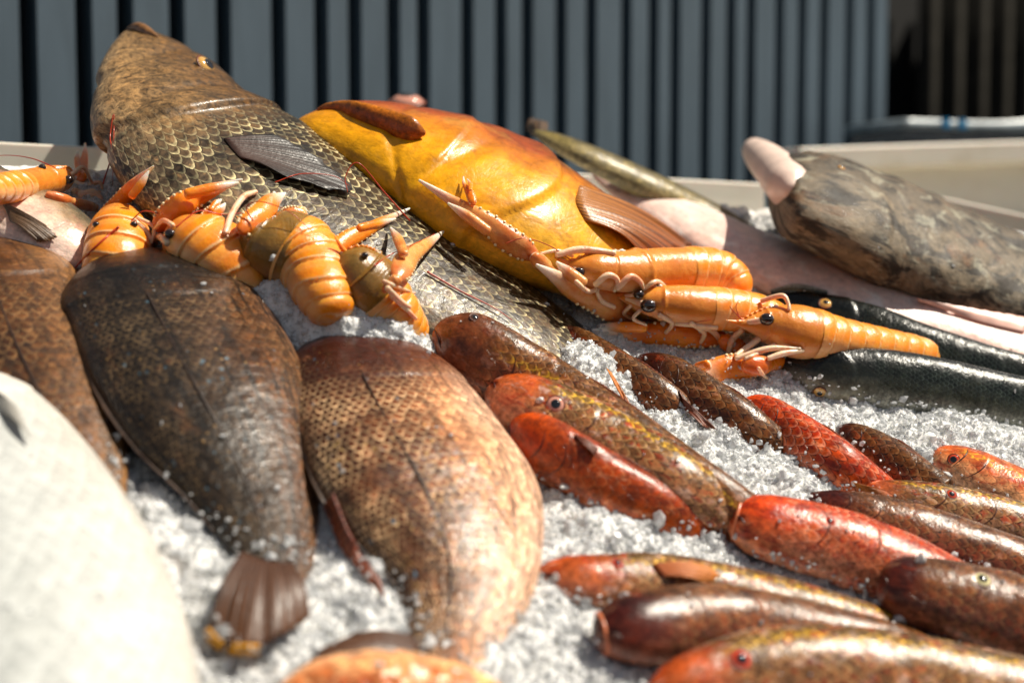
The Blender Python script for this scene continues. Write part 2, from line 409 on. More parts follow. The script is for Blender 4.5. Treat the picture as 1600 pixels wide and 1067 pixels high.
m_mul_brown = fishmat('mullet_skin_brown', L((0, '6a4a24'), (.25, '8e6030'), (.5, '9c6638'), (.7, 'b06a4c'), (1, 'd0967c')),
    head=L((0, '74482a'), (.3, '8a5634'), (.6, '98603e'), (1, 'c08064')), mott=[(srgb('7a3418'), 90, .5, .64, .5), (srgb('c49c88'), 70, .54, .68, .6)],
    light=srgb('c89c70'), lightw=.6, dark=1.0, rnd=.3, bump=.8, stripes=(srgb('c8981c'), .26, .34, .7), **MUL)
m_mul_olive = fishmat('mullet_skin_olive', L((0, '564420'), (.2, '745a2c'), (.45, '8a663c'), (.7, 'a87c58'), (1, 'c49c80')),
    head=L((0, 'a85420'), (.3, 'c0682e'), (.6, 'c0744a'), (1, 'cf9478')), mott=[(srgb('a83a14'), 70, .5, .62, .7), (srgb('d4b8ac'), 80, .54, .68, .65)],
    light=srgb('dcb888'), lightw=.65, dark=.9, rnd=.25, bump=.8, stripes=(srgb('d6a414'), .22, .32, .85), **MUL)
m_mul_dark = fishmat('mullet_skin_maroon', L((0, '64482a'), (.3, '80542c'), (.55, '8e5a30'), (.8, '8c5844'), (1, 'a87c68')),
    head=L((0, '3c1c12'), (.4, '5a261a'), (.8, '7a4232'), (1, '9a6a58')), mott=[(srgb('4c1c0c'), 80, .5, .64, .6), (srgb('b48870'), 75, .55, .68, .6), (srgb('b0501c'), 50, .56, .7, .5)],
    light=srgb('b08a64'), lightw=.6, dark=1.0, rnd=.3, bump=.7, **MUL)
m_mul_red = fishmat('mullet_skin_red', L((0, 'b03c10'), (.3, 'b8400c'), (.55, 'b44a18'), (.8, 'cc7048'), (1, 'dc9c7c')),
    head=L((0, 'cc4408'), (.4, 'c23c08'), (.8, 'c05a30'), (1, 'd88a60')), mott=[(srgb('901c06'), 80, .46, .6, .75), (srgb('e89468'), 90, .56, .66, .6)],
    light=srgb('e89878'), lightw=.6, dark=.8, rnd=.2, bump=.6, deep=False, **MUL)
m_mul_orange = fishmat('mullet_skin_orange', L((0, 'c25418'), (.3, 'cc5a1c'), (.55, 'c86a34'), (.8, 'dca070'), (1, 'e4b898')),
    mott=[(srgb('a82a10'), 50, .46, .62, .75), (srgb('e4b48c'), 65, .54, .7, .6)], light=srgb('e8b078'), lightw=.4, dark=.5, rnd=.2, stripes=(srgb('e0b020'), .3, .45, .7), deep=False, **MUL)
m_mul_rust = fishmat('mullet_skin_rust', L((0, 'a04a18'), (.3, 'b4581c'), (.6, 'c06628'), (.85, 'bc7450'), (1, 'cc9474')),
    head=L((0, 'c46018'), (.5, 'b04c10'), (1, 'a04c1c')), mott=[(srgb('5a1a08'), 30, .48, .68, .6), (srgb('dca888'), 70, .58, .7, .6)],
    light=srgb('d09468'), lightw=.35, dark=.5, rnd=.2, **MUL)
m_bass = fishmat('bass_skin', L((0, '141a1a'), (.25, '1e2822'), (.42, '2e352c'), (.6, '55574a'), (.8, '9c9d94'), (1, 'bdbcb0')),
    head=L((0, '0e1414'), (.3, '1a2120'), (.5, '3c403a'), (.8, '8e8d80'), (1, 'b8b4a4')), hs=(.3, .36), mott=[(srgb('3e3c2a'), 30, .5, .7, .5)],
    sc=(.0034, .0032), light=srgb('6d7874'), lightw=.45, dark=.7, rnd=.3, bump=.6, rough=.26, coat=.5, warp=.12, fine=.45)
m_flat = fishmat('mottled_flatfish_skin', deep=False, dv= L((0, '5a4c3c'), (.5, '5c5040'), (1, '7a6c58')), mott=[(srgb('261f18'), 30, .47, .58, .9), (srgb('94907e'), 40, .54, .64, .75), (srgb('7a4c2a'), 20, .56, .68, .5), (srgb('1c1610'), 70, .56, .66, .6)],
    sc=(.003, .003), dark=.2, rnd=.15, bump=.2, rough=.6, coat=.05, finebump=.25, fine=.4, fsc=110)
m_pale = fishmat('pale_underside_skin', deep=False, dv= L((0, 'e0bcae'), (.4, 'eccfc4'), (1, 'f0d8ce')), mott=[(srgb('d49484'), 22, .5, .72, .55), (srgb('f4ece6'), 40, .5, .7, .6), (srgb('c07a6c'), 60, .62, .7, .4)],
    sc=(.003, .003), dark=0.0, rnd=.02, bump=.05, rough=.35, coat=.3, sss=.2, fine=.2, fsc=120)
m_peach = fishmat('peach_skin', L((0, 'b4512a'), (.5, 'd88c58'), (1, 'f0c8a0')), mott=[(srgb('f0c090'), 60, .45, .6, .8), (srgb('a03c20'), 50, .55, .66, .7)], sc=(.009, .008), dark=.5, light=srgb('f4d2a0'), lightw=.6)

def finmat(name, c1, c2, rough=.35, trans=.0):
    g = G(name); um = g.attr('um'); fc = g.sep(g.attr('fc'))
    ray_ = g.M('SINE', g.M('MULTIPLY', fc[1], 88.0))
    ray2 = g.ss(ray_, -.2, .9)
    col = g.mix(ray2, g.mix(fc[0], c1, c2), g.mix(fc[0], tuple(x*.45 for x in c1), tuple(x*.5 for x in c2)))
    col = g.mix(g.ss(g.noise(g.obj(), 90, 3), .5, .7, 0, .4), col, tuple(x*.5 for x in c1))
    g.set(Base_Color=col, Roughness=rough+.15, Coat_Weight=.12, Coat_Roughness=.2, Normal=g.bump(g.noise(g.obj(), 300, 4), .4, .001, g.bump(ray2, .5, .0006)))
    if trans: g.set(Transmission_Weight=trans)
    return g.m
m_fin_black = finmat('dark_fin', srgb('4a2e22'), srgb('0a0808'))
m_fin_grey = finmat('grey_brown_fin', srgb('4a3826'), srgb('6a4a2c'))
m_fin_orange = finmat('orange_fin', srgb('c05a16'), srgb('d8801c'))
m_fin_amber = finmat('amber_fin', srgb('b0622a'), srgb('a8562a'))
m_fin_rust = finmat('rust_fin', srgb('6c2c14'), srgb('8c4218'))
m_fin_gold = finmat('golden_fin', srgb('b06c1c'), srgb('84421a'), .25)
m_fin_tail = finmat('brown_tail_yellow_edge', srgb('4a2a16'), srgb('5a3414'))
m_fin_silver = finmat('silver_fin', srgb('8f8c85'), srgb('a8a49c'))
m_fin_plain = simple('dark_fin_edge', srgb('3c281a'), .4, .4, 200)
m_yellow = simple('yellow_fin_edge', srgb('c88a10'), .4)

def gloss(name, col, rough=.08, **k):
    g = G(name); g.set(Base_Color=col, Roughness=rough, Coat_Weight=1.0, Coat_Roughness=.03, **k)
    g.set(Normal=g.bump(g.noise(g.obj(), 400, 2), .05, .0005)); return g.m
m_pupil = gloss('eye_pupil', (.006, .006, .008))
m_iris_gold = gloss('eye_iris_gold', srgb('c89a50'))
m_iris_pale = gloss('eye_iris_pale', srgb('d8cc98'))
m_iris_red = gloss('eye_iris_red', srgb('c4401c'))
m_iris_pink = gloss('eye_iris_pink', srgb('c88c78'))
m_eye_black = gloss('crustacean_eye', (.018, .008, .006), .12)
m_lip_brown = simple('brown_lip', srgb('7a5430'), .35, .4, 120, .3)
m_lip_pink = simple('pink_lip', srgb('c89078'), .35, .3, 120, .3)
m_lip_orange = simple('orange_lip', srgb('c87048'), .3, .25, 90)
m_groove_red = simple('dark_red_crease', srgb('3c120a'), .35)
m_groove_brown = simple('brown_crease', srgb('5c3410'), .4)
m_white_lip = simple('pale_lip', srgb('d8b49c'), .3, .1, 80)
m_jaw_pale = simple('pale_jaw_skin', srgb('e4cabc'), .35, .12, 40, .2)
m_jaw = fishmat('jaw_skin', L((0, 'a45c28'), (.5, 'b86c30'), (1, 'c4842c')), mott=[(srgb('8a3c1c'), 40, .5, .7, .5)], sc=(.004, .004), dark=0.0, rnd=.02, bump=.05, hs=(2, 3))
m_dark_groove = simple('dark_mouth_line', srgb('2a1a10'), .4)

m_lid = simple('eyelid_skin', srgb('6a3420'), .35, .3, 150)
m_iris_dark = gloss('eye_iris_dark', srgb('4a3020'))
def crustmat(name, base, low, pale, mode):
    """mode abdomen: pale hoops at the segment edges; carapace: olive cast; claw: white tip"""
    g = G(name); fc = g.sep(g.attr('fc')); um = g.attr('um'); o = g.obj(); s = fc[0]
    n1 = g.noise(o, 60, 4, .6); n2 = g.noise(g.vscale(um, (1, 5, 1)), 120, 3)
    col = g.mix(g.ss(n1, .3, .75), base, low)
    if mode == 'abdomen':
        k = um                                        # um.z carries the position inside its segment
        sg = g.sep(um)[2]
        wob = g.M('ADD', sg, g.M('MULTIPLY', g.M('SUBTRACT', g.noise(o, 120, 2), .5), .12))
        line = g.M('MULTIPLY', g.ss(wob, .84, .93), g.ss(wob, .95, 1.0, 1, .3))
        line2 = g.M('MULTIPLY', g.ss(wob, .36, .44), g.ss(wob, .46, .54, 1, 0))
        col = g.mix(g.ss(wob, .75, .05, 0, .45), col, srgb('f6b45c'))
        col = g.mix(g.M('MULTIPLY', line, .8), col, pale); col = g.mix(g.M('MULTIPLY', line2, .1), col, pale)
        col = g.mix(g.ss(g.M('ABSOLUTE', fc[1]), .8, 1.0, 0, .6), col, pale)
        col = g.mix(g.ss(n2, .55, .75, 0, .35), col, low)
    elif mode == 'carapace':
        col = g.mix(g.ss(n2, .45, .75, 0, .6), col, low)
        col = g.mix(g.ss(fc[2], .1, -.5, 0, .8), col, pale)
    elif mode == 'claw':
        col = g.mix(g.ss(fc[2], .35, -.5, 0, .85), col, pale)
        col = g.mix(g.ss(s, .62, .9), col, srgb('eadfd2'))
        col = g.mix(g.M('MULTIPLY', g.ss(s, .3, .02), .55), col, srgb('b8300c'))
    elif mode == 'leg':
        col = g.mix(g.ss(n1, .45, .7), pale, base)
    rg = g.M('MULTIPLY_ADD', n1, .3, .14)
    nb = g.bump(g.noise(o, 700, 4, .7), .3, .0008); nb = g.bump(g.noise(o, 140, 3), .35, .002, nb)
    g.set(Base_Color=col, Roughness=rg, Normal=nb, Subsurface_Weight=.4, Subsurface_Radius=(.012, .005, .002), Subsurface_Scale=.6, Coat_Weight=.25, Coat_Roughness=.15)
    return g.m
OR, OR2, PALE = srgb('f39612'), srgb('e67c0a'), srgb('eab884')
m_abd = crustmat('langoustine_abdomen', OR, OR2, srgb('eec08a'), 'abdomen')
m_car = crustmat('langoustine_carapace', srgb('e49238'), srgb('cc741a'), srgb('e0a878'), 'carapace')
m_car_olive = crustmat('langoustine_carapace_olive', srgb('9a6c22'), srgb('6e5220'), srgb('b88a58'), 'carapace')
m_claw = crustmat('langoustine_claw', srgb('f09018'), srgb('dc6a0c'), srgb('ead2b0'), 'claw')
m_claw_pale = crustmat('langoustine_claw_pale', srgb('e6a860'), srgb('d06a1c'), srgb('f0e0c8'), 'claw')
m_leg = crustmat('langoustine_leg', srgb('e49a70'), srgb('d88050'), srgb('ecc8a8'), 'leg')
m_ant = simple('antenna_red', srgb('b0381a'), .3)
m_tub = simple('pale_tubercles', srgb('f2dcae'), .3)

# ------------------------------------------------------------------ setting: slatted wall
def wall_pt(px, zoff=0.0):
    r = ray(px, 378.); iz = 1.66e-4*(4077-px); p = CO+r/iz
    return np.array([p[0], p[1], 0])
wp0, wp1 = wall_pt(0), wall_pt(1384)
wd = nrm(wp1-wp0); wn = np.array([wd[1], -wd[0], 0.])
if wn @ (CO*[1, 1, 0]-wp0) < 0: wn = -wn
def box(c0, ex, ey, ez):
    """corner and three edge vectors"""
    v = [c0+ex*i+ey*j+ez*k for k in (0, 1) for j in (0, 1) for i in (0, 1)]
    fs = [(0, 2, 3, 1), (4, 5, 7, 6), (0, 1, 5, 4), (2, 6, 7, 3), (0, 4, 6, 2), (1, 3, 7, 5)]
    if np.dot(np.cross(ex, ey), ez) < 0: fs = [q[::-1] for q in fs]
    return np.array(v), [list(q) for q in fs]
def addb(acc, c0, ex, ey, ez):
    v, q = box(np.array(c0, float), np.array(ex, float), np.array(ey, float), np.array(ez, float))
    o = sum(len(x) for x in acc[0]); acc[0].append(v); acc[1].extend([[i+o for i in x] for x in q])
ZLO, ZHI = .55, 2.35
UP = np.array([0, 0, 1.])
gaps = [-190, -100, -28, 52, 138, 202, 282, 354, 439, 505, 557, 617, 663, 731, 783, 824, 876, 923, 977, 1019, 1053, 1100, 1139, 1170, 1214, 1249, 1283, 1322, 1355, 1386]
g = G('painted_grey_slats'); o = g.obj(); nn = g.noise(g.vscale(o, (1, 1, .15)), 40, 4)
g.set(Base_Color=g.mix(g.ss(nn, .3, .7), srgb('4a5964'), srgb('52626e')), Roughness=.55, Normal=g.bump(g.noise(o, 500, 3), .08, .001)); m_slat = g.m
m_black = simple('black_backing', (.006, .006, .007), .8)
tw = thing('slatted_wall', 'grey vertical slatted wall with black gaps behind the fish stall', 'wall', (wp0[0], wp0[1], ZLO), kind=None)
acc = ([], [])
def inv(px):     # distance along wall for a pixel column
    p = wall_pt(px); return (p-wp0) @ wd
for i in range(len(gaps)-1):
    a_, b_ = gaps[i], gaps[i+1]
    ga = 14.5*((4077-a_)/4077)**2; gb = 14.5*((4077-b_)/4077)**2
    t0, t1 = inv(a_+ga), inv(b_-gb)
    addb(acc, wp0+wd*t0+UP*ZLO-wn*.05, wd*(t1-t0), wn*.05, UP*(ZHI-ZLO))
o_ = mesh('slats', np.vstack(acc[0]), acc[1], m_slat, tw, smooth=False)
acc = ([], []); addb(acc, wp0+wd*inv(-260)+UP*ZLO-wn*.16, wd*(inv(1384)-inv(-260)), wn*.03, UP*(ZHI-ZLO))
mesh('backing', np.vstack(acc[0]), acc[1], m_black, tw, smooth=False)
# dark corrugated panel further right, behind a black opening
tc = thing('corrugated_panel', 'brown grey corrugated panel, coloured darker for shade, at the top right behind the plastic box', 'panel', (*(wp0+wd*inv(1500))[:2], ZLO))
q0 = CO+ray(1428, 378.)*2.75; q0 = np.array([q0[0], q0[1], 0]); n_ = 900; Lc = 1.9
u = np.linspace(0, Lc, n_); prof = .028*np.clip(np.sin(u*2*math.pi/.074)*1.4, -1, 1)
top = q0[None, :]+wd[None, :]*u[:, None]+wn[None, :]*prof[:, None]
V = np.vstack([top+UP*ZLO, top+UP*ZHI]); Q = [[i, i+1, n_+i+1, n_+i] for i in range(n_-1)]
m_corr = simple('corrugated_metal', srgb('2c2a26'), .9, .2, 30, Specular_IOR_Level=.05)  # shade over the panel is put into this dark base colour
oc = mesh('panel_sheet', V, Q, m_corr, tc)
sm = oc.modifiers.new('t', 'SOLIDIFY'); sm.thickness = .002
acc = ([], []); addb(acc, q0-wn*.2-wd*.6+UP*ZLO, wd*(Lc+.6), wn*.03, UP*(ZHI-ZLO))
ob = mesh('recess_shade_wall', np.vstack(acc[0]), acc[1], m_black, None, smooth=False)  # near-black colour stands for the shade inside the recess
tag(ob, 'black wall holding the painted shade of the recess between slatted wall and corrugated panel', 'wall')

# ------------------------------------------------------------------ white trays
g = G('white_tray_plastic'); o = g.obj(); nn = g.noise(o, 14, 5)
g.set(Base_Color=g.mix(g.ss(nn, .45, .75, 0, .6), srgb('e0d9cb'), srgb('c8bca6')), Roughness=.45, Subsurface_Weight=.1, Subsurface_Scale=.02, Normal=g.bump(g.noise(o, 60, 3), .1, .001)); m_tray = g.m
def sweep(path, prof, name, parent, mat, out):
    """closed profile (outward, up) swept along a 3d path; out = outward directions per point"""
    n, m = len(path), len(prof)
    V = np.array([p+o_*a+UP*b for p, o_ in zip(path, out) for a, b in prof])
    Q = [[i*m+j, i*m+(j+1) % m, (i+1)*m+(j+1) % m, (i+1)*m+j] for i in range(n-1) for j in range(m)]
    Q += [list(range(m))[::-1], [(n-1)*m+j for j in range(m)]]
    ob = mesh(name, V, Q, mat, parent, smooth=False)
    bv = ob.modifiers.new('b', 'BEVEL'); bv.width = .003; bv.segments = 3; bv.limit_method = 'ANGLE'
    bv.harden_normals = False
    return ob
RIM = [(-.004, -.11), (0, -.018), (0, 0), (.03, 0), (.03, -.03), (.026, -.03), (.026, -.005), (.005, -.005), (.001, -.11)]
RIM2 = [(0, -.15), (0, -.03), (-.032, -.028), (-.034, 0), (.012, 0), (.012, -.15)]  # lip overhang deepened so that its shadow darkens the inner wall
def tray(label, pts, back, name='fish_tray', deep=.28, rim=RIM):
    P = [W(x, y, z) for x, y, z in pts]
    t = thing(name, label, 'tray', P[0]-UP*.1, 'white plastic fish trays')
    dirs = [nrm((P[min(i+1, len(P)-1)]-P[max(i-1, 0)])*[1, 1, 0]) for i in range(len(P))]
    out = []
    for d in dirs:
        o_ = np.array([-d[1], d[0], 0]); out.append(o_ if back else -o_)
    sweep(P, rim, 'rim_wall', t, m_tray, out)
    lo = [p-UP*.11 for p in P]; fr = [p-o_*deep-UP*(.11+deep*.25) for p, o_ in zip(lo, out)]
    V = np.array(lo+fr); n = len(P)
    ob = mesh('base', V, [[i, i+1, n+i+1, n+i] for i in range(n-1)], m_tray, t, smooth=False)
    so = ob.modifiers.new('s', 'SOLIDIFY'); so.thickness = .004
    return t
tray('white plastic tray holding the ice, its back rim running behind the large fish', [(-260, 210, 1.12), (0, 222, 1.17), (400, 243, 1.25), (800, 266, 1.36), (1195, 287, 1.47)], True)
tray('white plastic tray rim sloping behind the mottled flatfish at the right edge', [(1262, 262, 1.55), (1435, 300, 1.52), (1600, 336, 1.50), (1800, 380, 1.48)], True)
t2 = tray('empty white plastic tray standing furthest back at the right, under the clear box', [(1225, 234, 1.78), (1400, 228, 1.85), (1600, 222, 1.93), (1800, 216, 2.0)], True, rim=RIM2)

# clear plastic box with blue tape on the far tray
tb = thing('plastic_box', 'clear plastic box with grey lid and blue tape on the far tray', 'box', W(1500, 222, 1.97))
g = G('clear_plastic'); g.set(Base_Color=(.75, .8, .85), Roughness=.15, Transmission_Weight=.85, IOR=1.2); m_clear = g.m
acc = ([], []); bx_ = nrm((W(1600, 215, 2.05)-W(1410, 218, 1.97))*[1, 1, 0]); by_ = np.array([-bx_[1], bx_[0], 0])
c_ = W(1412, 221, 1.96); addb(acc, c_, bx_*.42, by_*.12, UP*.018); mesh('container', np.vstack(acc[0]), acc[1], m_clear, tb, smooth=False)
nl = 30; V = []; 
for j, yy in enumerate((-.006, .13)):
    for k, zz in enumerate((.0185, .0305)):
        for i in range(nl):
            x = .43*i/(nl-1)-.005; bulge = .010*math.exp(-((x-.27)/.08)**2)
            V.append(c_+bx_*x+by_*yy+UP*(zz+(bulge if k else 0)))
Q = []
for i in range(nl-1):
    a_, b_, c2, d_ = i, nl+i, 2*nl+i, 3*nl+i
    Q += [[a_, a_+1, b_+1, b_], [b_, b_+1, d_+1, d_], [c2+1, c2, d_, d_+1], [a_+1, a_, c2, c2+1]]
Q += [[0, nl, 3*nl, 2*nl], [nl-1, 3*nl-1, 4*nl-1, 2*nl-1]]
mesh('lid', V, Q, simple('grey_lid', srgb('a4b0b6'), .3, .15, 40), tb)
m_blue = simple('blue_tape', srgb('1478a8'), .4)
for x in (.06, .088):
    acc = ([], []); addb(acc, c_+bx_*x-by_*.0085+UP*.019, bx_*.012, by_*.02, UP*.0135); mesh('tape', np.vstack(acc[0]), acc[1], m_blue, tb, smooth=False)

# ------------------------------------------------------------------ crushed ice
E1 = nrm(onbed(1190, 352.)-onbed(0, 283.)); E2 = np.cross(N, E1)
if E2 @ (onbed(600, 800.)-onbed(600, 400.)) < 0: E2 = -E2
O_ = onbed(0, 283.)
HEAPS = [(405, 525, .035, .032), (500, 560, .04, .038), (610, 592, .04, .034), (905, 590, .035, .022), (1060, 665, .05, .006), (1200, 740, .06, .008), (960, 850, .05, .008), (1480, 690, .06, .006), (1250, 600, .05, .004),
         (250, 800, .06, .006), (540, 930, .05, .006), (900, 1000, .06, .006), (1380, 730, .05, .004)]
_hp = []
for x, y, rr, hh in HEAPS:
    q = onbed(float(x), float(y))-O_; _hp.append((q @ E1, q @ E2, rr, hh))
def iceh(u, v):
    h = .012*(vnoise(u/.09, v/.09, 1)-.5)+.008*(vnoise(u/.035, v/.035, 2)-.5)+.006*(np.abs(vnoise(u/.016, v/.016, 3)-.5)*2)**.7+.0042*(vnoise(u/.010, v/.010, 13)-.5)+.0026*(vnoise(u/.006, v/.006, 4)-.5)+.0014*(vnoise(u/.003, v/.003, 9)-.5)
    for a_, b_, rr, hh in _hp: h = h+hh*np.exp(-((u-a_)**2+(v-b_)**2)/rr**2)
    return h
_u, _v = np.meshgrid(np.linspace(-.25, 1.0, 200), np.linspace(-.02, .66, 110), indexing='ij')
_P = (O_+_u[..., None]*E1+_v[..., None]*E2+iceh(_u, _v)[..., None]*N).reshape(-1, 3)
_q = (np.arange(199)[:, None]*110+np.arange(109)[None, :]).ravel()
ICE_T.append(BVHTree.FromPolygons(_P.tolist(), np.stack([_q, _q+110, _q+111, _q+1], 1).tolist()))
nu, nv = 640, 330
uu = np.linspace(-.25, 1.0, nu); vv = np.linspace(-.02, .66, nv)
U, Vv = np.meshgrid(uu, vv, indexing='ij')
Hh = iceh(U, Vv)
Pice = O_+U[..., None]*E1+Vv[..., None]*E2+Hh[..., None]*N
i = np.arange(nu-1)[:, None]*nv; j = np.arange(nv-1)[None, :]
q = np.stack([i+j, i+nv+j, i+nv+j+1, i+j+1], -1).reshape(-1, 4)
if np.dot(np.cross(E1, E2), N) < 0: q = q[:, ::-1]
g = G('crushed_ice_bed'); o = g.obj()
vo_ = g.vor(o, 330, 'F1'); n3 = g.noise(o, 9, 3)
tint = g.mix(g.ss(n3, .5, .75, 0, .35), srgb('f4f3f0'), srgb('e2ccc0'))
nb = g.bump(g.noise(o, 420, 4, .7), .8, .002); nb = g.bump(vo_, .6, .002, nb)
g.set(Base_Color=tint, Roughness=.22, Subsurface_Weight=.8, Subsurface_Radius=(.012, .012, .011), Subsurface_Scale=.5, Normal=nb, Coat_Weight=.4, Coat_Roughness=.08, IOR=1.31); m_ice = g.m
oi = mesh('crushed_ice', Pice.reshape(-1, 3), q, m_ice, None)
tag(oi, 'crushed ice bed under all the fish and langoustines', 'ice', kind='stuff')
# loose grains: irregular little solids lying on the bed
NC = 150000
t_ = (1+5**.5)/2
ico = nrm(np.array([(-1, t_, 0), (1, t_, 0), (-1, -t_, 0), (1, -t_, 0), (0, -1, t_), (0, 1, t_), (0, -1, -t_), (0, 1, -t_), (t_, 0, -1), (t_, 0, 1), (-t_, 0, -1), (-t_, 0, 1)], float))
icf = np.array([(0, 11, 5), (0, 5, 1), (0, 1, 7), (0, 7, 10), (0, 10, 11), (1, 5, 9), (5, 11, 4), (11, 10, 2), (10, 7, 6), (7, 1, 8), (3, 9, 4), (3, 4, 2), (3, 2, 6), (3, 6, 8), (3, 8, 9), (4, 9, 5), (2, 4, 11), (6, 2, 10), (8, 6, 7), (9, 8, 1)])
cu = rng.uniform(-.06, .82, NC); cv = rng.uniform(0.0, .62, NC)
size = rng.gamma(1.5, .00042, NC)+.0003
ch = iceh(cu, cv)+rng.uniform(-.3, .7, NC)*size
cc = O_+cu[:, None]*E1+cv[:, None]*E2+ch[:, None]*N
loc_ = (cc-CO) @ R; zz = -loc_[:, 2]; pxx = 800+f*loc_[:, 0]/zz; pyy = 533.5-f*loc_[:, 1]/zz
keep = (pxx > -60) & (pxx < 1660) & (pyy < 1130) & (pyy > 240)
cc = cc[keep]; size = size[keep]; k_ = len(cc)
rq = rng.normal(size=(k_, 4)); rq /= np.linalg.norm(rq, axis=1, keepdims=True)
a_, b_, c2, d_ = rq.T
RM = np.stack([1-2*(c2*c2+d_*d_), 2*(b_*c2-a_*d_), 2*(b_*d_+a_*c2), 2*(b_*c2+a_*d_), 1-2*(b_*b_+d_*d_), 2*(c2*d_-a_*b_), 2*(b_*d_-a_*c2), 2*(c2*d_+a_*b_), 1-2*(b_*b_+c2*c2)], -1).reshape(-1, 3, 3)
loc = ico[None]*rng.uniform(.6, 1.25, (k_, 12, 1))*rng.uniform(.55, 1.5, (k_, 1, 3))*size[:, None, None]
Vc = (np.einsum('kij,kvj->kvi', RM, loc)+cc[:, None, :]).reshape(-1, 3)
Fc = (icf[None]+12*np.arange(k_)[:, None, None]).reshape(-1, 3)
g = G('ice_grains'); o = g.obj(); T_ = g.t.nodes; LK = g.t.links
nb = g.bump(g.noise(o, 600, 3), .4, .0006)
g.set(Base_Color=(.95, .96, .97), Roughness=.25, Normal=nb, Subsurface_Weight=0.0)
tl = T_.new('ShaderNodeBsdfTranslucent'); tl.inputs[0].default_value = (.93, .96, .98, 1)
tr = T_.new('ShaderNodeBsdfTransparent'); tr.inputs[0].default_value = (.97, .985, 1, 1)
gl = T_.new('ShaderNodeBsdfGlossy'); gl.inputs['Roughness'].default_value = .05; LK.new(nb, gl.inputs['Normal'])
def mixs(f_, a, b):
    n = T_.new('ShaderNodeMixShader')
    if isinstance(f_, float): n.inputs[0].default_value = f_
    else: LK.new(f_, n.inputs[0])
    LK.new(a, n.inputs[1]); LK.new(b, n.inputs[2]); return n.outputs[0]
fr = T_.new('ShaderNodeFresnel'); fr.inputs[0].default_value = 1.31; LK.new(nb, fr.inputs['Normal'])
a1 = mixs(.28, g.p.outputs[0], tl.outputs[0]); a2 = mixs(.34, a1, tr.outputs[0]); a3 = mixs(g.M('ADD', fr.outputs[0], .04), a2, gl.outputs[0])
LK.new(a3, g.out.inputs[0])
mesh('ice_grains', Vc, Fc, g.m, oi, smooth=False)

# ------------------------------------------------------------------ animals
def fish_disp(gs=.24, gamp=.05, mouth=.06, mdv=-.25, mdep=.12, lump=.02, gcurve=.05):
    def fn(s, th):
        dv = np.cos(th); d = 0
        sg = gs-gcurve*dv**2
        d = d+gamp*(sstep(s, sg-.09, sg-.005)*(1-sstep(s, sg-.005, sg+.004)))
        sp_ = gs*.62-.03*dv**2
        d = d+gamp*.45*(sstep(s, sp_-.05, sp_-.004)*(1-sstep(s, sp_-.004, sp_+.006)))
        if mouth: d = d-mdep*np.exp(-((dv-mdv)/.10)**2)*(1-sstep(s, mouth*.6, mouth))
        d = d+lump*(np.sin(s*23+th*2)*np.sin(th*3+1)*.5)*np.sin(np.clip(s, 0, 1)*math.pi)
        return d
    return fn
def add_eye(parent, p, nn, r, iris, name='eye', squash=.45, pr=.5):
    u, v2, n2 = frame(nn)
    v, q = ellipsoid(p-n2*r*.1, u*r, v2*r, n2*r*squash)
    e = mesh(name, v, q, iris, parent)
    v, q = ellipsoid(p+n2*r*(squash-.1-.12), u*r*pr, v2*r*pr, n2*r*.16, 16, 8)
    mesh('pupil', v, q, m_pupil, e)
    # dark socket ring
    ring = np.array([p-n2*r*.02+(u*math.cos(t)+v2*math.sin(t))*r*1.02 for t in np.linspace(0, 2*math.pi, 25)])
    v, q, at = tube(ring, np.full(25, r*.09), 8)
    mesh('eyelid', v, q, m_lid, e, at)
    return e
def eye_px(parent, B, px, py, rpx, iris, **k):
    p = S(px, py, 0.0); d = np.argmin(np.linalg.norm(B.C-p, axis=1)); nn = nrm(nrm(p-B.C[d])*.75 + nrm(CO-p)*.25)
    return add_eye(parent, p, nn, rpx*depth(p)/f, iris, **k)
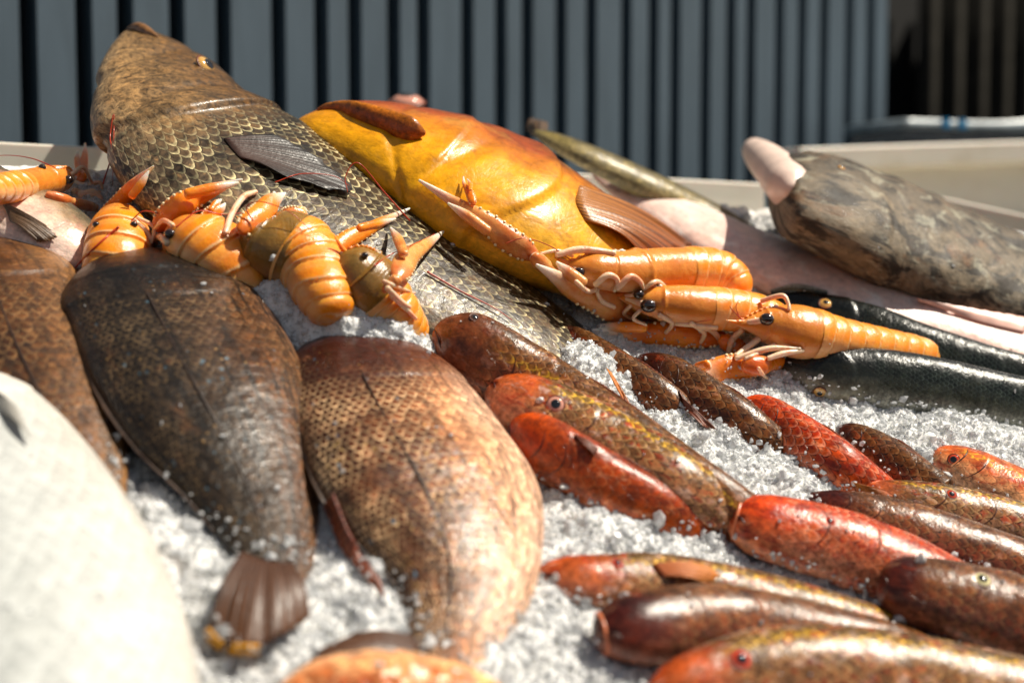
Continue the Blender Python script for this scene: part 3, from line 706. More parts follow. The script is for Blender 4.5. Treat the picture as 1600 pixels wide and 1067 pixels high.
def fin(parent, base, tip, mat, name='fin', nr=26, m=12, bulge=.1, jag=.06, thick=.0007, arch=None):
    """membrane between a base curve and a tip curve (3d points), slightly wavy, with real thickness"""
    base = np.asarray(base); tip = np.asarray(tip)
    def rs(P, n):
        L_ = np.r_[0, np.cumsum(np.linalg.norm(np.diff(P, axis=0), axis=1))]; q = np.linspace(0, L_[-1], n)
        return np.stack([np.interp(q, L_, P[:, j]) for j in range(3)], 1)
    b = rs(base, nr); t = rs(tip, nr)
    cen = t-b; nn = nrm(np.cross(np.gradient(b+t, axis=0), cen))
    if (nn.mean(0) @ (CO-b.mean(0))) < 0: nn = -nn
    V = []; FCx = []
    Lm = np.linalg.norm(cen, axis=1).mean()
    for side in (0, 1):
        for j in range(m+1):
            w_ = j/m
            jj = 1-jag*(.5+.5*np.sin(np.arange(nr)*2.4+np.sin(np.arange(nr)*1.7)))*w_
            P = b+cen*(w_*jj)[:, None]
            P = P+nn*(math.sin(w_*math.pi)*bulge*Lm+.02*Lm*np.sin(np.arange(nr)*math.pi)*w_)[:, None]+nn*(np.sin(np.arange(nr)*1.3)*.012*Lm*w_)[:, None]
            P = P+nn*((thick if side == 0 else -thick)*(1-.6*w_))
            V.append(P); FCx.append(np.stack([np.full(nr, w_), np.linspace(0, 1, nr), np.zeros(nr)], 1))
    V = np.vstack(V); FCx = np.vstack(FCx); Q = []
    h = (m+1)*nr
    for j in range(m):
        for i in range(nr-1):
            a_ = j*nr+i; Q.append([a_, a_+1, a_+nr+1, a_+nr]); Q.append([h+a_+nr, h+a_+nr+1, h+a_+1, h+a_])
    for i in range(nr-1):
        Q.append([i+1, i, h+i, h+i+1]); k2 = m*nr+i; Q.append([k2, k2+1, h+k2+1, h+k2])
    for j in range(m):
        a_ = j*nr; Q.append([a_, a_+nr, h+a_+nr, h+a_]); a_ = j*nr+nr-1; Q.append([a_+nr, a_, h+a_, h+a_+nr])
    return mesh(name, V, Q, mat, parent, {'fc': FCx, 'um': FCx}, bvh=True)
def fin_px(parent, base, tip, mat, lift_b=.001, lift_t=.004, **k):
    b = spline(base, 12); t = spline(tip, 12)
    B_ = np.array([S(x, y, lift_b) for x, y in b]); T_ = np.array([S(x, y, lift_t) for x, y in t])
    return fin(parent, B_, T_, mat, **k)
def dorsal(parent, B, s0, s1, h, mat, th=0.0, lean=.5, name='dorsal_fin', n=24):
    base = []; tip = []
    for s in np.linspace(s0, s1, n):
        p, nn, T = surf(B, s, th, -.001); base.append(p)
        q = (s-s0)/(s1-s0); hh = h*(math.sin(min(1, q*3.0)*math.pi/2)*(1-.55*q))
        tip.append(p+nrm(nn+T*lean)*max(hh, .001))
    return fin(parent, base, tip, mat, name=name, nr=30, bulge=.05, jag=.12)

def fish(name, label, cat, pts, mat, group=None, disp=None, bodyname='body', **k):
    B = body(pts, **k)
    base = B.C[len(B.C)//3]-N*B.b[len(B.C)//3]
    t = thing(name, label, cat, base, group)
    v, q, at = loft(B.C, B.D, B.F, B.a, B.b, B.nt_, B.p, disp, B.s)
    B.o = mesh(bodyname, v, q, mat, t, at, bvh=True)
    return t, B

BM = 'red mullets laid on the ice'
# --- far fish first so nearer ones can rest against them
tp, Bp = fish('pale_fish', 'pinkish white fish, belly up, below the mottled flatfish', 'fish',
    [(930, 255, 18), (1010, 310, 28), (1190, 405, 45), (1330, 455, 55), (1480, 495, 58), (1680, 555, 60)], m_pale, k=.35, sink=.2, nose=.05, disp=fish_disp(.3, .03, 0))
fin_px(tp, [(1440, 470), (1520, 500), (1600, 520)], [(1432, 466), (1500, 478), (1610, 496)], simple('pale_flap', srgb('e8b8a8'), .35, .15, 50), name='flap', lift_b=.002, lift_t=.012)
tf, Bf = fish('mottled_flatfish', 'dark brown mottled flatfish at the right with a pale raised jaw', 'fish',
    [(1210, 302, 60, .045), (1262, 314, 72, .04), (1330, 340, 82, .025), (1420, 375, 84, .015), (1540, 422, 76, .01), (1700, 484, 70, .01)], m_flat, k=.42, sink=.1, nose=.05, npow=3.0, dors=-1,
    disp=lambda s, th: fish_disp(.25, .015, 0)(s, th)+.05*(vnoise(s*16+0*th, th*3+0*s, 5)-.5)+.015*(vnoise(s*60+0*th, th*14+0*s, 6)-.5))
v3, r3 = px_path([(1168, 226, 10), (1184, 240, 23), (1212, 266, 33), (1240, 300, 36)], 24, .085, -.01, hug=False)
v, q, at = tube(v3, r3*np.r_[.25, .7, .9, np.ones(19), .8, .5], 20); mesh('lower_jaw', v, q, m_jaw_pale, tf, at, bvh=True, label='pale pinkish white lower jaw')
eye_px(tf, Bf, 1315, 262, 6, m_iris_gold)
to, Bo = fish('olive_fish', 'slim olive grey fish half hidden behind the golden grouper', 'fish',
    [(835, 205, 8, .03), (900, 236, 18, .03), (1000, 284, 23, .015), (1100, 330, 20), (1200, 380, 12)], m_olive, k=.6, sink=.2, nose=.08, dors=-1)
fin_px(to, [(838, 215), (850, 225)], [(832, 186), (846, 192)], m_fin_grey, name='dorsal_fin', lift_t=.001)

def meagre_disp(s, th):
    d = fish_disp(.215, .06, .045, -.15, .22, .02, .03)(s, th)
    dv = np.cos(th)
    d = d+.03*np.exp(-((s-.05-.03*dv)/.01)**2) - .05*np.exp(-((s-.085+.03*dv)/.008)**2) - .05*np.exp(-((s-.165+.03*dv)/.008)**2)
    return d
tm, Bm = fish('large_meagre', 'largest fish, grey brown with coarse scales, head raised at the back left', 'fish',
    [(212, 42, 34, .05), (244, 95, 78, .05), (292, 188, 118, .045), (382, 280, 140, .025), (500, 362, 132, .01), (640, 440, 112), (780, 520, 95, -.012), (900, 590, 76, -.03), (980, 640, 60, -.045)], m_meagre,
    k=.40, sink=.45, dors=-1, nose=.12, n=260, nt_=120, disp=meagre_disp)
_p = S(322, 104, 0); add_eye(tm, _p, nrm(nrm(CO-_p)*.35+UP*.6+np.array([.8, 0, 0])), .0092, m_iris_gold, squash=.55, pr=.55)
# mouth: two lips meeting at the snout
for nm, pp in (('upper_lip', [(200, 46, 6), (216, 44, 9), (232, 52, 9), (246, 58, 5)]),):
    v3, r3 = px_path(pp, 20, .004, .001); v, q, at = tube(v3, r3*np.sin(np.linspace(.25, math.pi-.25, 20))**.5, 14)
    mesh(nm, v, q, m_lip_brown if nm == 'upper_lip' else m_lip_pink, tm, at, bvh=True)
fin_px(tm, [(350, 217), (360, 230), (374, 246)], [(428, 210), (500, 246), (560, 303), (480, 286), (430, 268)], m_fin_black, name='pectoral_fin', lift_b=.001, lift_t=.010, bulge=.02)
fin_px(tm, [(270, 300), (300, 315)], [(262, 320), (310, 335)], m_fin_grey, name='pelvic_fin', lift_t=.004)

tg, Bg = fish('golden_grouper', 'golden yellow and brown grouper lying beside the largest fish', 'fish',
    [(466, 192, 26, .05), (520, 203, 48, .05), (600, 226, 72, .045), (700, 272, 100, .03), (800, 322, 106, .02), (900, 372, 88, .01), (1000, 424, 72), (1120, 480, 50)], m_grouper,
    k=.5, sink=.3, dors=-1, nose=.10, n=220, nt_=110, disp=lambda s, th: fish_disp(.56, .04, .13, -.05, .09, .02, .1)(s, th)-.03*np.exp(-((s-.40+.12*np.cos(th)**2)/.022)**2)-.03*np.exp(-((s-.30+.1*np.sin(th))/.012)**2))
v3, r3 = px_path([(497, 172, 8), (545, 172, 15), (600, 188, 19), (640, 203, 21), (662, 208, 18)], 26, -.005, -.008)
v, q, at = tube(v3, r3*np.r_[.4, .8, np.ones(20), .95, .85, .65, .3], 22, .55); mesh('upper_jaw', v, q, m_jaw, tg, at, bvh=True)
p = S(636, 160, 0); add_eye(tg, p, nrm(UP+nrm(CO-p)*.3), .0165, m_iris_pink, squash=.6)
fin_px(tg, [(905, 290), (900, 315), (915, 345)], [(1065, 372), (1082, 392), (1000, 395)], m_fin_gold, name='pectoral_fin', lift_b=.001, lift_t=.010, bulge=.05)

tl, Bl = fish('pink_cheeked_fish', 'fish with pinkish white cheek at the left edge below the langoustine in the corner', 'fish',
    [(-130, 245, 40), (-50, 300, 60), (40, 348, 64), (105, 385, 55), (158, 420, 34)], m_pinkhead, dors=-1, k=.6, sink=.2, nose=.1, tail=.12, disp=fish_disp(.5, .06, 0))
eye_px(tl, Bl, 26, 290, 14, gloss('eye_iris_blue', srgb('2c5a78')))
fin_px(tl, [(0, 315), (10, 330), (15, 345)], [(70, 350), (90, 372), (60, 380)], m_fin_grey, name='pectoral_fin', lift_t=.003)

# --- sea bass
ts, Bs = fish('sea_bass', 'dark green grey sea bass behind the rightmost langoustine', 'fish',
    [(1188, 470, 10), (1250, 486, 32), (1350, 520, 46), (1480, 566, 46), (1680, 622, 44)], m_bass, 'sea bass on the ice', k=.62, sink=.2, nose=.09, Fv=N*.35-R[:, 2]*-.6+np.array([0, 0, -.2]), dors=-1, disp=fish_disp(.3, .05, .07, -.3))
eye_px(ts, Bs, 1290, 474, 10, m_iris_gold)
v3, r3 = px_path([(1206, 456, 4), (1245, 452, 9), (1290, 458, 5)], 14, .004, .003); v, q, at = tube(v3, r3, 14); mesh('upper_jaw', v, q, m_bass, ts, at, bvh=True)

# --- langoustines
LG = 'langoustines on the ice'
def chain(pts, n=22, l0=.004, l1=.004, nt_=14, prof=None, flat=.8, hug=True):
    v3, r3 = px_path(pts, n, l0, l1, hug)
    if prof is not None: r3 = r3*prof(np.linspace(0, 1, n))
    return tube(v3, r3, nt_, flat)
taper = lambda s: np.clip(np.minimum((s/.04)**.5, ((1-s)/.06+.0)**.6), .05, 1)
def tubercles(P3, r3, side, n, rb, mat_unused=None):
    T = nrm(np.gradient(P3, axis=0)); vw = nrm(CO-P3); E = nrm(np.cross(T, vw))*side
    out = []
    for k2 in np.linspace(2, len(P3)-3, n):
        i = int(k2); c = P3[i]+E[i]*r3[i]*.93+vw[i]*r3[i]*.25
        v, q = ellipsoid(c, np.array([rb, 0, 0]), np.array([0, rb, 0]), np.array([0, 0, rb]), 8, 6); out.append((v, q, None))
    return out
def claw(parent, wrist, knuckle, tip, tip2, w, mat=m_claw, l0=.006, l1=.008, bend=6, ridges=(1, -1), behind=False):
    LIM[0] = TBASE if behind else None
    """propodus from wrist over knuckle to the fixed finger's tip; dactyl from knuckle to tip2; w = palm half width px"""
    wr, kn, tp_, t2p = [np.array(q, float) for q in (wrist, knuckle, tip, tip2)]
    ax = nrm(kn-wr); pr = np.array([-ax[1], ax[0]])
    sd_ = np.sign((tp_-kn) @ pr) or 1.0
    pts = [(*wr, w*.5), (*(wr+(kn-wr)*.25), w*.95), (*(wr+(kn-wr)*.65), w), (*(kn+pr*sd_*w*.25), w*.78), (*((kn+tp_)/2+pr*sd_*bend*.5), w*.45), (*tp_, w*.1)]
    v3, r3 = px_path(pts, 34, l0, l1)
    parts = [tube(v3, r3, 16, .62)]
    o_ = mesh('claw', *join(parts)[:2], mat, parent, join(parts)[2], bvh=True)
    tb_ = []
    for sd2 in ridges: tb_ += tubercles(v3[:20], r3[:20], sd2, 9, float(r3.max())*.13)
    tb_ += tubercles(v3[:20], r3[:20]*.35, 1, 9, float(r3.max())*.12)
    V, Q, _ = join(tb_); mesh('tubercle_row', V, Q, m_tub, o_)
    pts = [(*(kn-pr*sd_*w*.35-ax*w*.3), w*.42), (*((kn+t2p)/2-pr*sd_*bend*.6), w*.42), (*t2p, w*.1)]
    v3, r3 = px_path(pts, 22, l0+.003, l1); v, q, at = tube(v3, r3, 12, .75); at['fc'][:, 0] = at['fc'][:, 0]*.7+.3
    mesh('claw_finger', v, q, mat, o_, at, bvh=True); LIM[0] = None
    return o_
def arm(parent, pts, mat=m_claw_pale, l0=.004, l1=.005):
    v, q, at = chain(pts, 26, l0, l1, 12, lambda s: 1-.25*np.abs(np.cos(s*math.pi*2))**8); at['fc'][:, 0] *= .4
    return mesh('claw_arm', v, q, mat, parent, at, bvh=True)
def leg(parent, pts, l0=.003, l1=.002):
    v, q, at = chain(pts, 24, l0, l1, 8, None, 1); return mesh('leg', v, q, m_leg, parent, at)
def antenna(parent, pts, r=1.1, l0=.003, l1=.004, mat=m_ant, n=46):
    P = [(x, y, r*(1-.6*i/(len(pts)-1))) for i, (x, y) in enumerate(pts)]
    v, q, at = chain(P, n, l0, l1, 7, None, 1); return mesh('antenna', v, q, mat, parent, at)
def lango(label, pts, cs=.42, car=m_car, sink=.15, k=.9, lift=0.0, eyes=(), seg=5, sidev=None, nose=.16, spikes=True, rest=.5, neck=.05, straight=2):
    B = body(pts, k=k, sink=sink, lift=lift, nose=nose, npow=1.5, tail=.08, n=200, nt_=56, Fv=sidev, rest=rest, straight=straight)
    global TBASE
    TBASE = len(TREES)
    t = thing('langoustine', label, 'langoustine', B.C[60]-N*B.b[60], LG)
    s = B.s
    m1 = s <= cs+.012; m2 = s >= cs
    def cdisp(s_, th):
        d = .08*np.exp(-((s_-cs)/.02)**2)-neck*np.exp(-((s_-cs*.62+.02*np.cos(th)**2)/.008)**2)
        return d+.008*vnoise(s_*60+0*th, th*5+0*s_, 3)
    v, q, at = loft(B.C[m1], B.D[m1], B.F[m1], B.a[m1], B.b[m1], B.nt_, 1.0, cdisp, s[m1]/cs*.99)
    cb = mesh('carapace', v, q, car, t, at, bvh=True)
    ss_ = (s[m2]-cs)/(1-cs)
    def adisp(s_, th):
        x = s_*seg+.28*np.cos(th)**2; fr = x-np.floor(x)
        return .06*fr**1.8+.035*np.sin(fr*math.pi) - .03*np.exp(-((fr-.03)/.05)**2)
    v, q, at = loft(B.C[m2], B.D[m2], B.F[m2], B.a[m2], B.b[m2], B.nt_, 1.0, adisp, ss_)
    x = at['fc'][:, 0]*seg+.28*at['fc'][:, 1]**2; at['um'][:, 2] = x-np.floor(x)
    mesh('abdomen', v, q, m_abd, t, at, bvh=True)
    for (ex, ey, er) in eyes:
        p = S(ex, ey, .0015); rr = er*depth(p)/f; u, v2, n2 = frame(nrm(CO-p)*.6+UP*.4)
        v, q = ellipsoid(p, u*rr, v2*rr*.82, n2*rr*.85); e = mesh('eye', v, q, m_eye_black, t)
        c0 = p; c1 = B.C[int(12)]
        P3 = np.array([c0+(c1-c0)*w_ for w_ in np.linspace(.02, .8, 8)]); v, q, at = tube(P3, np.full(8, rr*.45), 10); mesh('eye_stalk', v, q, m_leg, e, at)
    if spikes:   # rostrum with a saw edged ridge running back over the head
        p, nn, T = surf(B, .015, math.pi/2, 0); P3 = np.array([p+T*.008, p-T*.003, p-T*.012+nn*.002])
        v, q, at = tube(P3, [.0022, .0016, .0002], 8); ro = mesh('rostrum', v, q, m_claw, t, at)
        P3 = np.array([surf(B, q2, math.pi/2+.3, .0002)[0] for q2 in np.linspace(.02, cs*.5, 40)])
        v, q, at = tube(P3, .0005+.0011*np.abs(np.sin(np.linspace(0, 8*math.pi, 40)))**2, 8); mesh('saw_ridge', v, q, m_claw, ro, at)
    return t, B

# left group
l0_, _b = lango('langoustine furthest back, in the tray corner at the left edge with one claw upright', [(116, 274, 9, .008), (92, 279, 21, .008), (45, 288, 24, .006), (-30, 300, 22, .004)], cs=.55, car=m_abd if False else m_car, eyes=[(107, 281, 8), (66, 262, 6)], lift=.004)
claw(l0_, (128, 282), (126, 262), (133, 224), (122, 236), 11, l0=.006, l1=.004)
arm(l0_, [(75, 305, 9), (110, 315, 9), (150, 325, 8)])
for pp in ([(118, 285, 4), (135, 290, 4), (155, 285, 3), (160, 295, 2)], [(115, 298, 5), (140, 305, 4), (155, 300, 3)], [(112, 272, 3), (130, 262, 3), (145, 288, 2)], [(125, 305, 6), (145, 300, 5), (158, 310, 4)]): leg(l0_, pp)
antenna(l0_, [(85, 262), (50, 248), (10, 243), (-30, 248)], 1.2)
antenna(l0_, [(160, 290), (175, 240), (172, 215), (178, 180), (176, 290)], 1.3, mat=m_ant)

l1_, _b = lango('orange langoustine nearest the left edge, peeking over the head of the dark bream', [(192, 330, 22, .012), (188, 352, 40, .010), (185, 382, 48, .008), (180, 420, 48, .004), (176, 460, 44)], cs=.2, eyes=[(150, 351, 6), (209, 351, 6)], lift=.006)
claw(l1_, (155, 350), (205, 300), (240, 260), (232, 268), 15, l0=.02, l1=.016, behind=True)
antenna(l1_, [(205, 345), (225, 330), (260, 335), (300, 325), (345, 332)], 1.1)
antenna(l1_, [(185, 355), (150, 385), (125, 410), (112, 425)], 2.2)
leg(l1_, [(210, 345, 4), (230, 365, 4), (240, 395, 3)]); leg(l1_, [(215, 340, 3), (240, 355, 3), (236, 380, 3)])
l2_, _b = lango('curled orange langoustine, second of the left group, just behind the head of the dark bream', [(262, 362, 20, .012), (292, 374, 42, .012), (330, 395, 56, .012), (365, 428, 50, .0), (398, 466, 38, -.02)], cs=.22, eyes=[(266, 366, 10)], lift=.006)
claw(l2_, (245, 355), (302, 305), (378, 281), (372, 286), 21, l0=.02, l1=.02, bend=3, behind=True)
claw(l2_, (320, 352), (336, 328), (352, 318), (346, 312), 14, l0=.012, l1=.012, behind=True)
leg(l2_, [(262, 380, 6), (248, 370, 6), (240, 385, 5), (245, 400, 4)]); leg(l2_, [(270, 352, 4), (255, 345, 4), (242, 358, 3)])
antenna(l2_, [(275, 355), (310, 330), (350, 335), (400, 330)], 1.2)
l3_, _b = lango('curled langoustine with olive head and large orange tail, in the middle of the left group', [(383, 360, 16, .012), (412, 382, 46, .012), (455, 392, 62, .014), (490, 420, 54, .01), (506, 458, 45, .0), (526, 502, 30, -.006)], cs=.38, nose=.1, neck=.01, seg=6, straight=1, car=m_car_olive, eyes=[(386, 357, 11)], lift=.006)
claw(l3_, (376, 360), (425, 322), (446, 302), (428, 300), 20, l0=.016, l1=.016, behind=True)
claw(l3_, (438, 345), (468, 335), (486, 350), (480, 330), 17, l0=.006, l1=.006, mat=m_claw_pale, behind=True)
claw(l3_, (510, 398), (568, 358), (640, 326), (618, 342), 15, l0=.010, l1=.006, bend=2, mat=m_claw, behind=True)
leg(l3_, [(352, 365, 5), (362, 335, 5), (380, 308, 5), (400, 300, 4)])
antenna(l3_, [(395, 345), (385, 325), (405, 315), (450, 330), (488, 362)], 1.2)
antenna(l3_, [(430, 285), (470, 272), (520, 275), (545, 290)], 1.1)
l4_, _b = lango('langoustine with greenish head, rightmost of the left group against the large scaly fish', [(530, 394, 18, .006), (550, 416, 42, .006), (582, 452, 52, .006), (617, 490, 40, .0), (655, 530, 24, -.006)], cs=.48, nose=.08, neck=.01, seg=6, straight=1, car=m_car_olive, eyes=[(570, 399, 6)], lift=.004)
claw(l4_, (620, 436), (640, 395), (693, 362), (610, 356), 19, l0=.006, l1=.006, mat=m_claw_pale, ridges=(1,))
arm(l4_, [(600, 455, 6), (612, 442, 9), (622, 436, 11)])
leg(l4_, [(600, 440, 4), (625, 450, 3), (648, 458, 2)]); leg(l4_, [(605, 450, 5), (625, 470, 5), (640, 480, 4)])
for l_, pp in ((l4_, [(612, 462, 5), (632, 480, 4), (650, 498, 3)]),): leg(l_, pp)
antenna(l4_, [(585, 415), (610, 398), (640, 385), (680, 365)], 1.2)
antenna(l4_, [(668, 425), (720, 455), (770, 480), (800, 500)], 1.7)

# --- breams, left foreground
tb1, Bb1 = fish('brown_bream', 'brown bream at the left edge between the dark bream and the white fish', 'fish',
    [(-28, 372, 80), (22, 470, 112), (62, 580, 116), (112, 700, 84), (150, 810, 45)], m_bream_brown, k=.36, sink=.2, nose=.14, disp=fish_disp(.22, .03, 0))
tb2, Bb2 = fish('dark_bream', 'dark grey brown bream with its brown tail fin showing in the ice', 'fish',
    [(212, 396, 105, .01), (262, 480, 142, .008), (330, 620, 150, .004), (392, 750, 108), (428, 860, 64), (438, 925, 40)], m_bream_dark, k=.36, sink=.15, nose=.16, n=220, nt_=110, dors=1, disp=fish_disp(.22, .016, 0))
tf_ = fin_px(tb2, [(378, 862), (415, 876), (455, 880)], [(322, 985), (350, 1012), (405, 1014), (485, 968)], m_fin_tail, name='tail_fin', lift_b=.012, lift_t=.014)
fin_px(tb2, [(324, 980), (352, 1004), (405, 1008)], [(322, 998), (350, 1022), (405, 1024)], m_yellow, name='fin_edge', lift_b=.002, lift_t=.001)
tb3, Bb3 = fish('copper_bream', 'copper brown bream with blue flecks lying in the centre foreground', 'fish',
    [(556, 511, 82, .008), (585, 590, 124, .006), (640, 700, 150, .004), (692, 800, 154), (722, 905, 116), (710, 990, 76), (690, 1070, 62)], m_bream_copper, k=.36, sink=.15, nose=.14, n=220, nt_=110, dors=1, disp=fish_disp(.22, .016, 0))
for t__, B_, nm in ((tb1, Bb1, 1), (tb2, Bb2, 2), (tb3, Bb3, 3)):
    dorsal(t__, B_, .22, .82, .006, m_fin_plain, th=0.05, lean=1.5)
    # lateral line: a low dark ridge
    pp = np.array([surf(B_, s, math.pi*.5-.35+.15*s, .0002)[0] for s in np.linspace(.2, .93, 50)])
    v, q, at = tube(pp, np.full(50, .0006), 8); mesh('lateral_line', v, q, m_dark_groove, t__, at)
fin_px(tb3, [(640, 990), (655, 1012), (650, 1040)], [(560, 985), (490, 1020), (470, 1060)], m_fin_tail, name='tail_fin', lift_b=.006, lift_t=.012)
fin_px(tb3, [(520, 770), (545, 830), (590, 900)], [(505, 790), (535, 860), (600, 935)], m_fin_rust, name='anal_fin', lift_b=.004, lift_t=.004)
tw_, Bw = fish('white_fish', 'large out of focus silvery white fish at the bottom left', 'fish',
    [(-95, 570, 80), (-45, 690, 150), (15, 845, 200), (65, 1000, 222), (100, 1180, 225)], m_silver, k=.34, sink=.1, lift=.006, nose=.12, disp=fish_disp(.15, .03, 0))
fin_px(tw_, [(-10, 610), (0, 640)], [(30, 640), (50, 690)], m_fin_silver, name='pectoral_fin', lift_b=.003, lift_t=.008)
tz, Bz = fish('peach_fish', 'blurred peach orange fish along the bottom edge below the copper bream', 'fish',
    [(430, 1085, 20), (520, 1070, 45), (620, 1070, 52), (720, 1085, 45), (800, 1110, 26)], m_peach, k=.7, sink=.1, nose=.12, lift=.012, disp=lambda s, th: .12*(vnoise(s*26+0*th, th*3+0*s, 8)-.5))

# right group, heads to the left
r1_, _b = lango('langoustine furthest back of the right group, lying against the grouper, tail curled', [(880, 412, 12, .012), (915, 420, 26, .012), (975, 424, 33, .012), (1055, 420, 33, .01), (1125, 430, 36, .006), (1170, 462, 20)], cs=.62, eyes=[(905, 425, 9)], lift=.01)
claw(r1_, (835, 400), (760, 352), (655, 282), (700, 318), 20, l0=.006, l1=.01, mat=m_claw_pale, bend=4)
arm(r1_, [(880, 445, 10), (860, 425, 12), (835, 402, 13)])
claw(r1_, (985, 498), (900, 446), (838, 414), (870, 410), 24, l0=.012, l1=.01, mat=m_claw_pale, bend=5)
claw(r1_, (740, 320), (732, 296), (724, 276), (730, 280), 7, l0=.004, l1=.004, mat=m_claw)
for pp in ([(930, 445, 5), (950, 430, 5), (965, 438, 4), (960, 455, 3)], [(965, 450, 5), (985, 432, 5), (1000, 440, 4), (1005, 452, 3)], [(870, 398, 5), (910, 390, 6), (960, 396, 5)], [(960, 480, 4), (940, 470, 4), (930, 450, 3)]): leg(r1_, pp)
for pp in ([(895, 400, 3), (870, 392, 3), (845, 396, 2)], [(900, 440, 4), (918, 455, 4), (935, 452, 3)], [(1005, 452, 4), (1025, 440, 4), (1040, 448, 3)]): leg(r1_, pp)
antenna(r1_, [(890, 405), (860, 385), (820, 372), (790, 380)], 1.1)
antenna(r1_, [(640, 345), (600, 300), (560, 255), (540, 275), (543, 300)], 1.4)
r2_, _b = lango('langoustine in the middle of the right group, dark round eye facing the camera', [(962, 462, 8, .012), (1010, 470, 22, .012), (1080, 478, 32, .012), (1180, 490, 30, .008), (1240, 512, 22)], cs=.5, eyes=[(1013, 478, 13), (998, 460, 9)], lift=.008)
claw(r2_, (1130, 528), (1000, 518), (925, 515), (935, 508), 20, l0=.01, l1=.006, bend=3)
leg(r2_, [(1090, 510, 5), (1110, 515, 5), (1125, 530, 4)]); leg(r2_, [(1050, 505, 4), (1085, 508, 4), (1120, 512, 4)])
for pp in ([(1030, 492, 4), (1050, 505, 4), (1040, 520, 3)], [(1080, 505, 4), (1100, 520, 4), (1095, 535, 3)], [(985, 478, 3), (975, 490, 3), (990, 500, 2)], [(1000, 485, 3), (990, 498, 3), (1010, 508, 2)]): leg(r2_, pp)
antenna(r2_, [(1005, 500), (1060, 506), (1110, 500)], 1.2)
arm(r2_, [(1160, 545, 14), (1145, 540, 15), (1128, 530, 12)], m_claw)
r3_, _b = lango('rightmost langoustine, stretched out above the dark sea bass with round black eye', [(1148, 506, 12, .012), (1190, 506, 26, .012), (1245, 518, 42, .010), (1310, 532, 35, .006), (1390, 545, 29, .004), (1445, 556, 26, .002), (1472, 566, 14)], cs=.36, eyes=[(1198, 499, 12)], lift=.008, seg=9)
claw(r3_, (1195, 570), (1100, 578), (1085, 585), (1080, 575), 21, l0=.012, l1=.008, bend=2)
arm(r3_, [(1165, 572, 16), (1195, 570, 16), (1235, 560, 8)], m_claw)
for pp in ([(1150, 560, 4), (1200, 545, 5), (1250, 545, 3)], [(1200, 560, 4), (1225, 552, 5), (1255, 548, 3)], [(1190, 470, 4), (1222, 462, 4), (1232, 475, 3), (1233, 484, 3)], [(1160, 515, 5), (1145, 530, 5), (1138, 550, 4)], [(1185, 530, 5), (1165, 545, 5), (1150, 556, 4)], [(1210, 540, 5), (1185, 552, 4), (1165, 560, 3)], [(1185, 575, 3), (1192, 585, 3), (1200, 592, 2)]): leg(r3_, pp)
antenna(r3_, [(1155, 495), (1150, 480), (1155, 468)], 1.0); antenna(r3_, [(1160, 500), (1145, 485), (1140, 478)], 1.0)

ts2, Bs2 = fish('sea_bass', 'dark glossy sea bass in front of the rightmost langoustine, nose to the left', 'fish',
    [(1194, 568, 8), (1240, 576, 27), (1310, 587, 45), (1420, 602, 52), (1540, 624, 48), (1700, 655, 45)], m_bass, 'sea bass on the ice', k=.66, sink=.25, nose=.08, Fv=N*.35+R[:, 2]*.6+np.array([0, 0, -.2]), dors=-1, n=180, disp=fish_disp(.26, .05, .09, -.35))
eye_px(ts2, Bs2, 1281, 613, 10, m_iris_gold)

# --- red mullets
def crease(parent, B, pts, r, mat, name):
    P3 = np.array([surf(B, a_, b_, .0001)[0] for a_, b_ in spline(np.array(pts, float), 30)])
    v, q, at = tube(P3, r*np.sin(np.linspace(.15, math.pi-.15, 30)), 6); return mesh(name, v, q, mat, parent, at)
def pectoral(parent, B, s0, th0, ln, mat, flare=.4, up=.003):
    base = [surf(B, s0, th0+q, -.0005)[0] for q in np.linspace(-flare*.5, flare*.5, 6)]
    tip = [surf(B, s0+ln*(1-.45*abs(q)/flare), th0+q*1.6, up+.002*q)[0] for q in np.linspace(-flare, flare, 12)]
    return fin(parent, base, tip, mat, name='pectoral_fin', bulge=.03, jag=.1)
def mullet(label, pts, mat, eye=None, dors=-1, Fv=None, nose=.1, npow=2.4, k=.72, iris=m_iris_red, lip=False, pec=False, dfin=True, finm=m_fin_rust, sink=.35, gs=.26, rest=None, **kw):
    t, B = fish('red_mullet', label, 'fish', pts, mat, BM, disp=fish_disp(gs, .022, .055, -.3, .1, .025), nose=nose, npow=npow, k=k, dors=dors, Fv=Fv, sink=sink, n=170, nt_=84, rest=rest, **kw)
    if eye: eye_px(t, B, eye[0], eye[1], eye[2], iris, **(dict(pr=.6, squash=.4)))
    if lip:
        i = int(np.searchsorted(B.s, nose*.3)); c = B.C[i]
        ring = np.array([B.C[i]+B.D[i]*B.a[i]*math.cos(t_2)*1.0+B.F[i]*B.b[i]*math.sin(t_2)*1.0 for t_2 in np.linspace(0, 2*math.pi, 33)])
        v, q, at = tube(ring, np.full(33, B.a[i]*.09), 10); mesh('lip', v, q, m_lip_orange, t, at)
    if dfin: dorsal(t, B, .36, .62, .006, finm, th=.0, lean=2.0)
    g0 = gs
    crease(t, B, [(g0-.06, .75), (g0-.015, 1.2), (g0, 1.7), (g0-.03, 2.2), (g0-.08, 2.6)], .0005, m_groove_red, 'gill_slit')
    crease(t, B, [(g0*.62-.01, 1.0), (g0*.64, 1.6), (g0*.55, 2.3)], .0005, m_groove_red, 'cheek_crease')
    crease(t, B, [(.004, 1.75), (.03, 1.85), (.055, 2.05)], .0008, m_groove_red, 'mouth')
    if pec: pectoral(t, B, g0+.015, 1.75, .16, m_fin_amber, flare=.24)
    return t, B
VIEW = R[:, 2]
Fup = N*.8+VIEW*.5
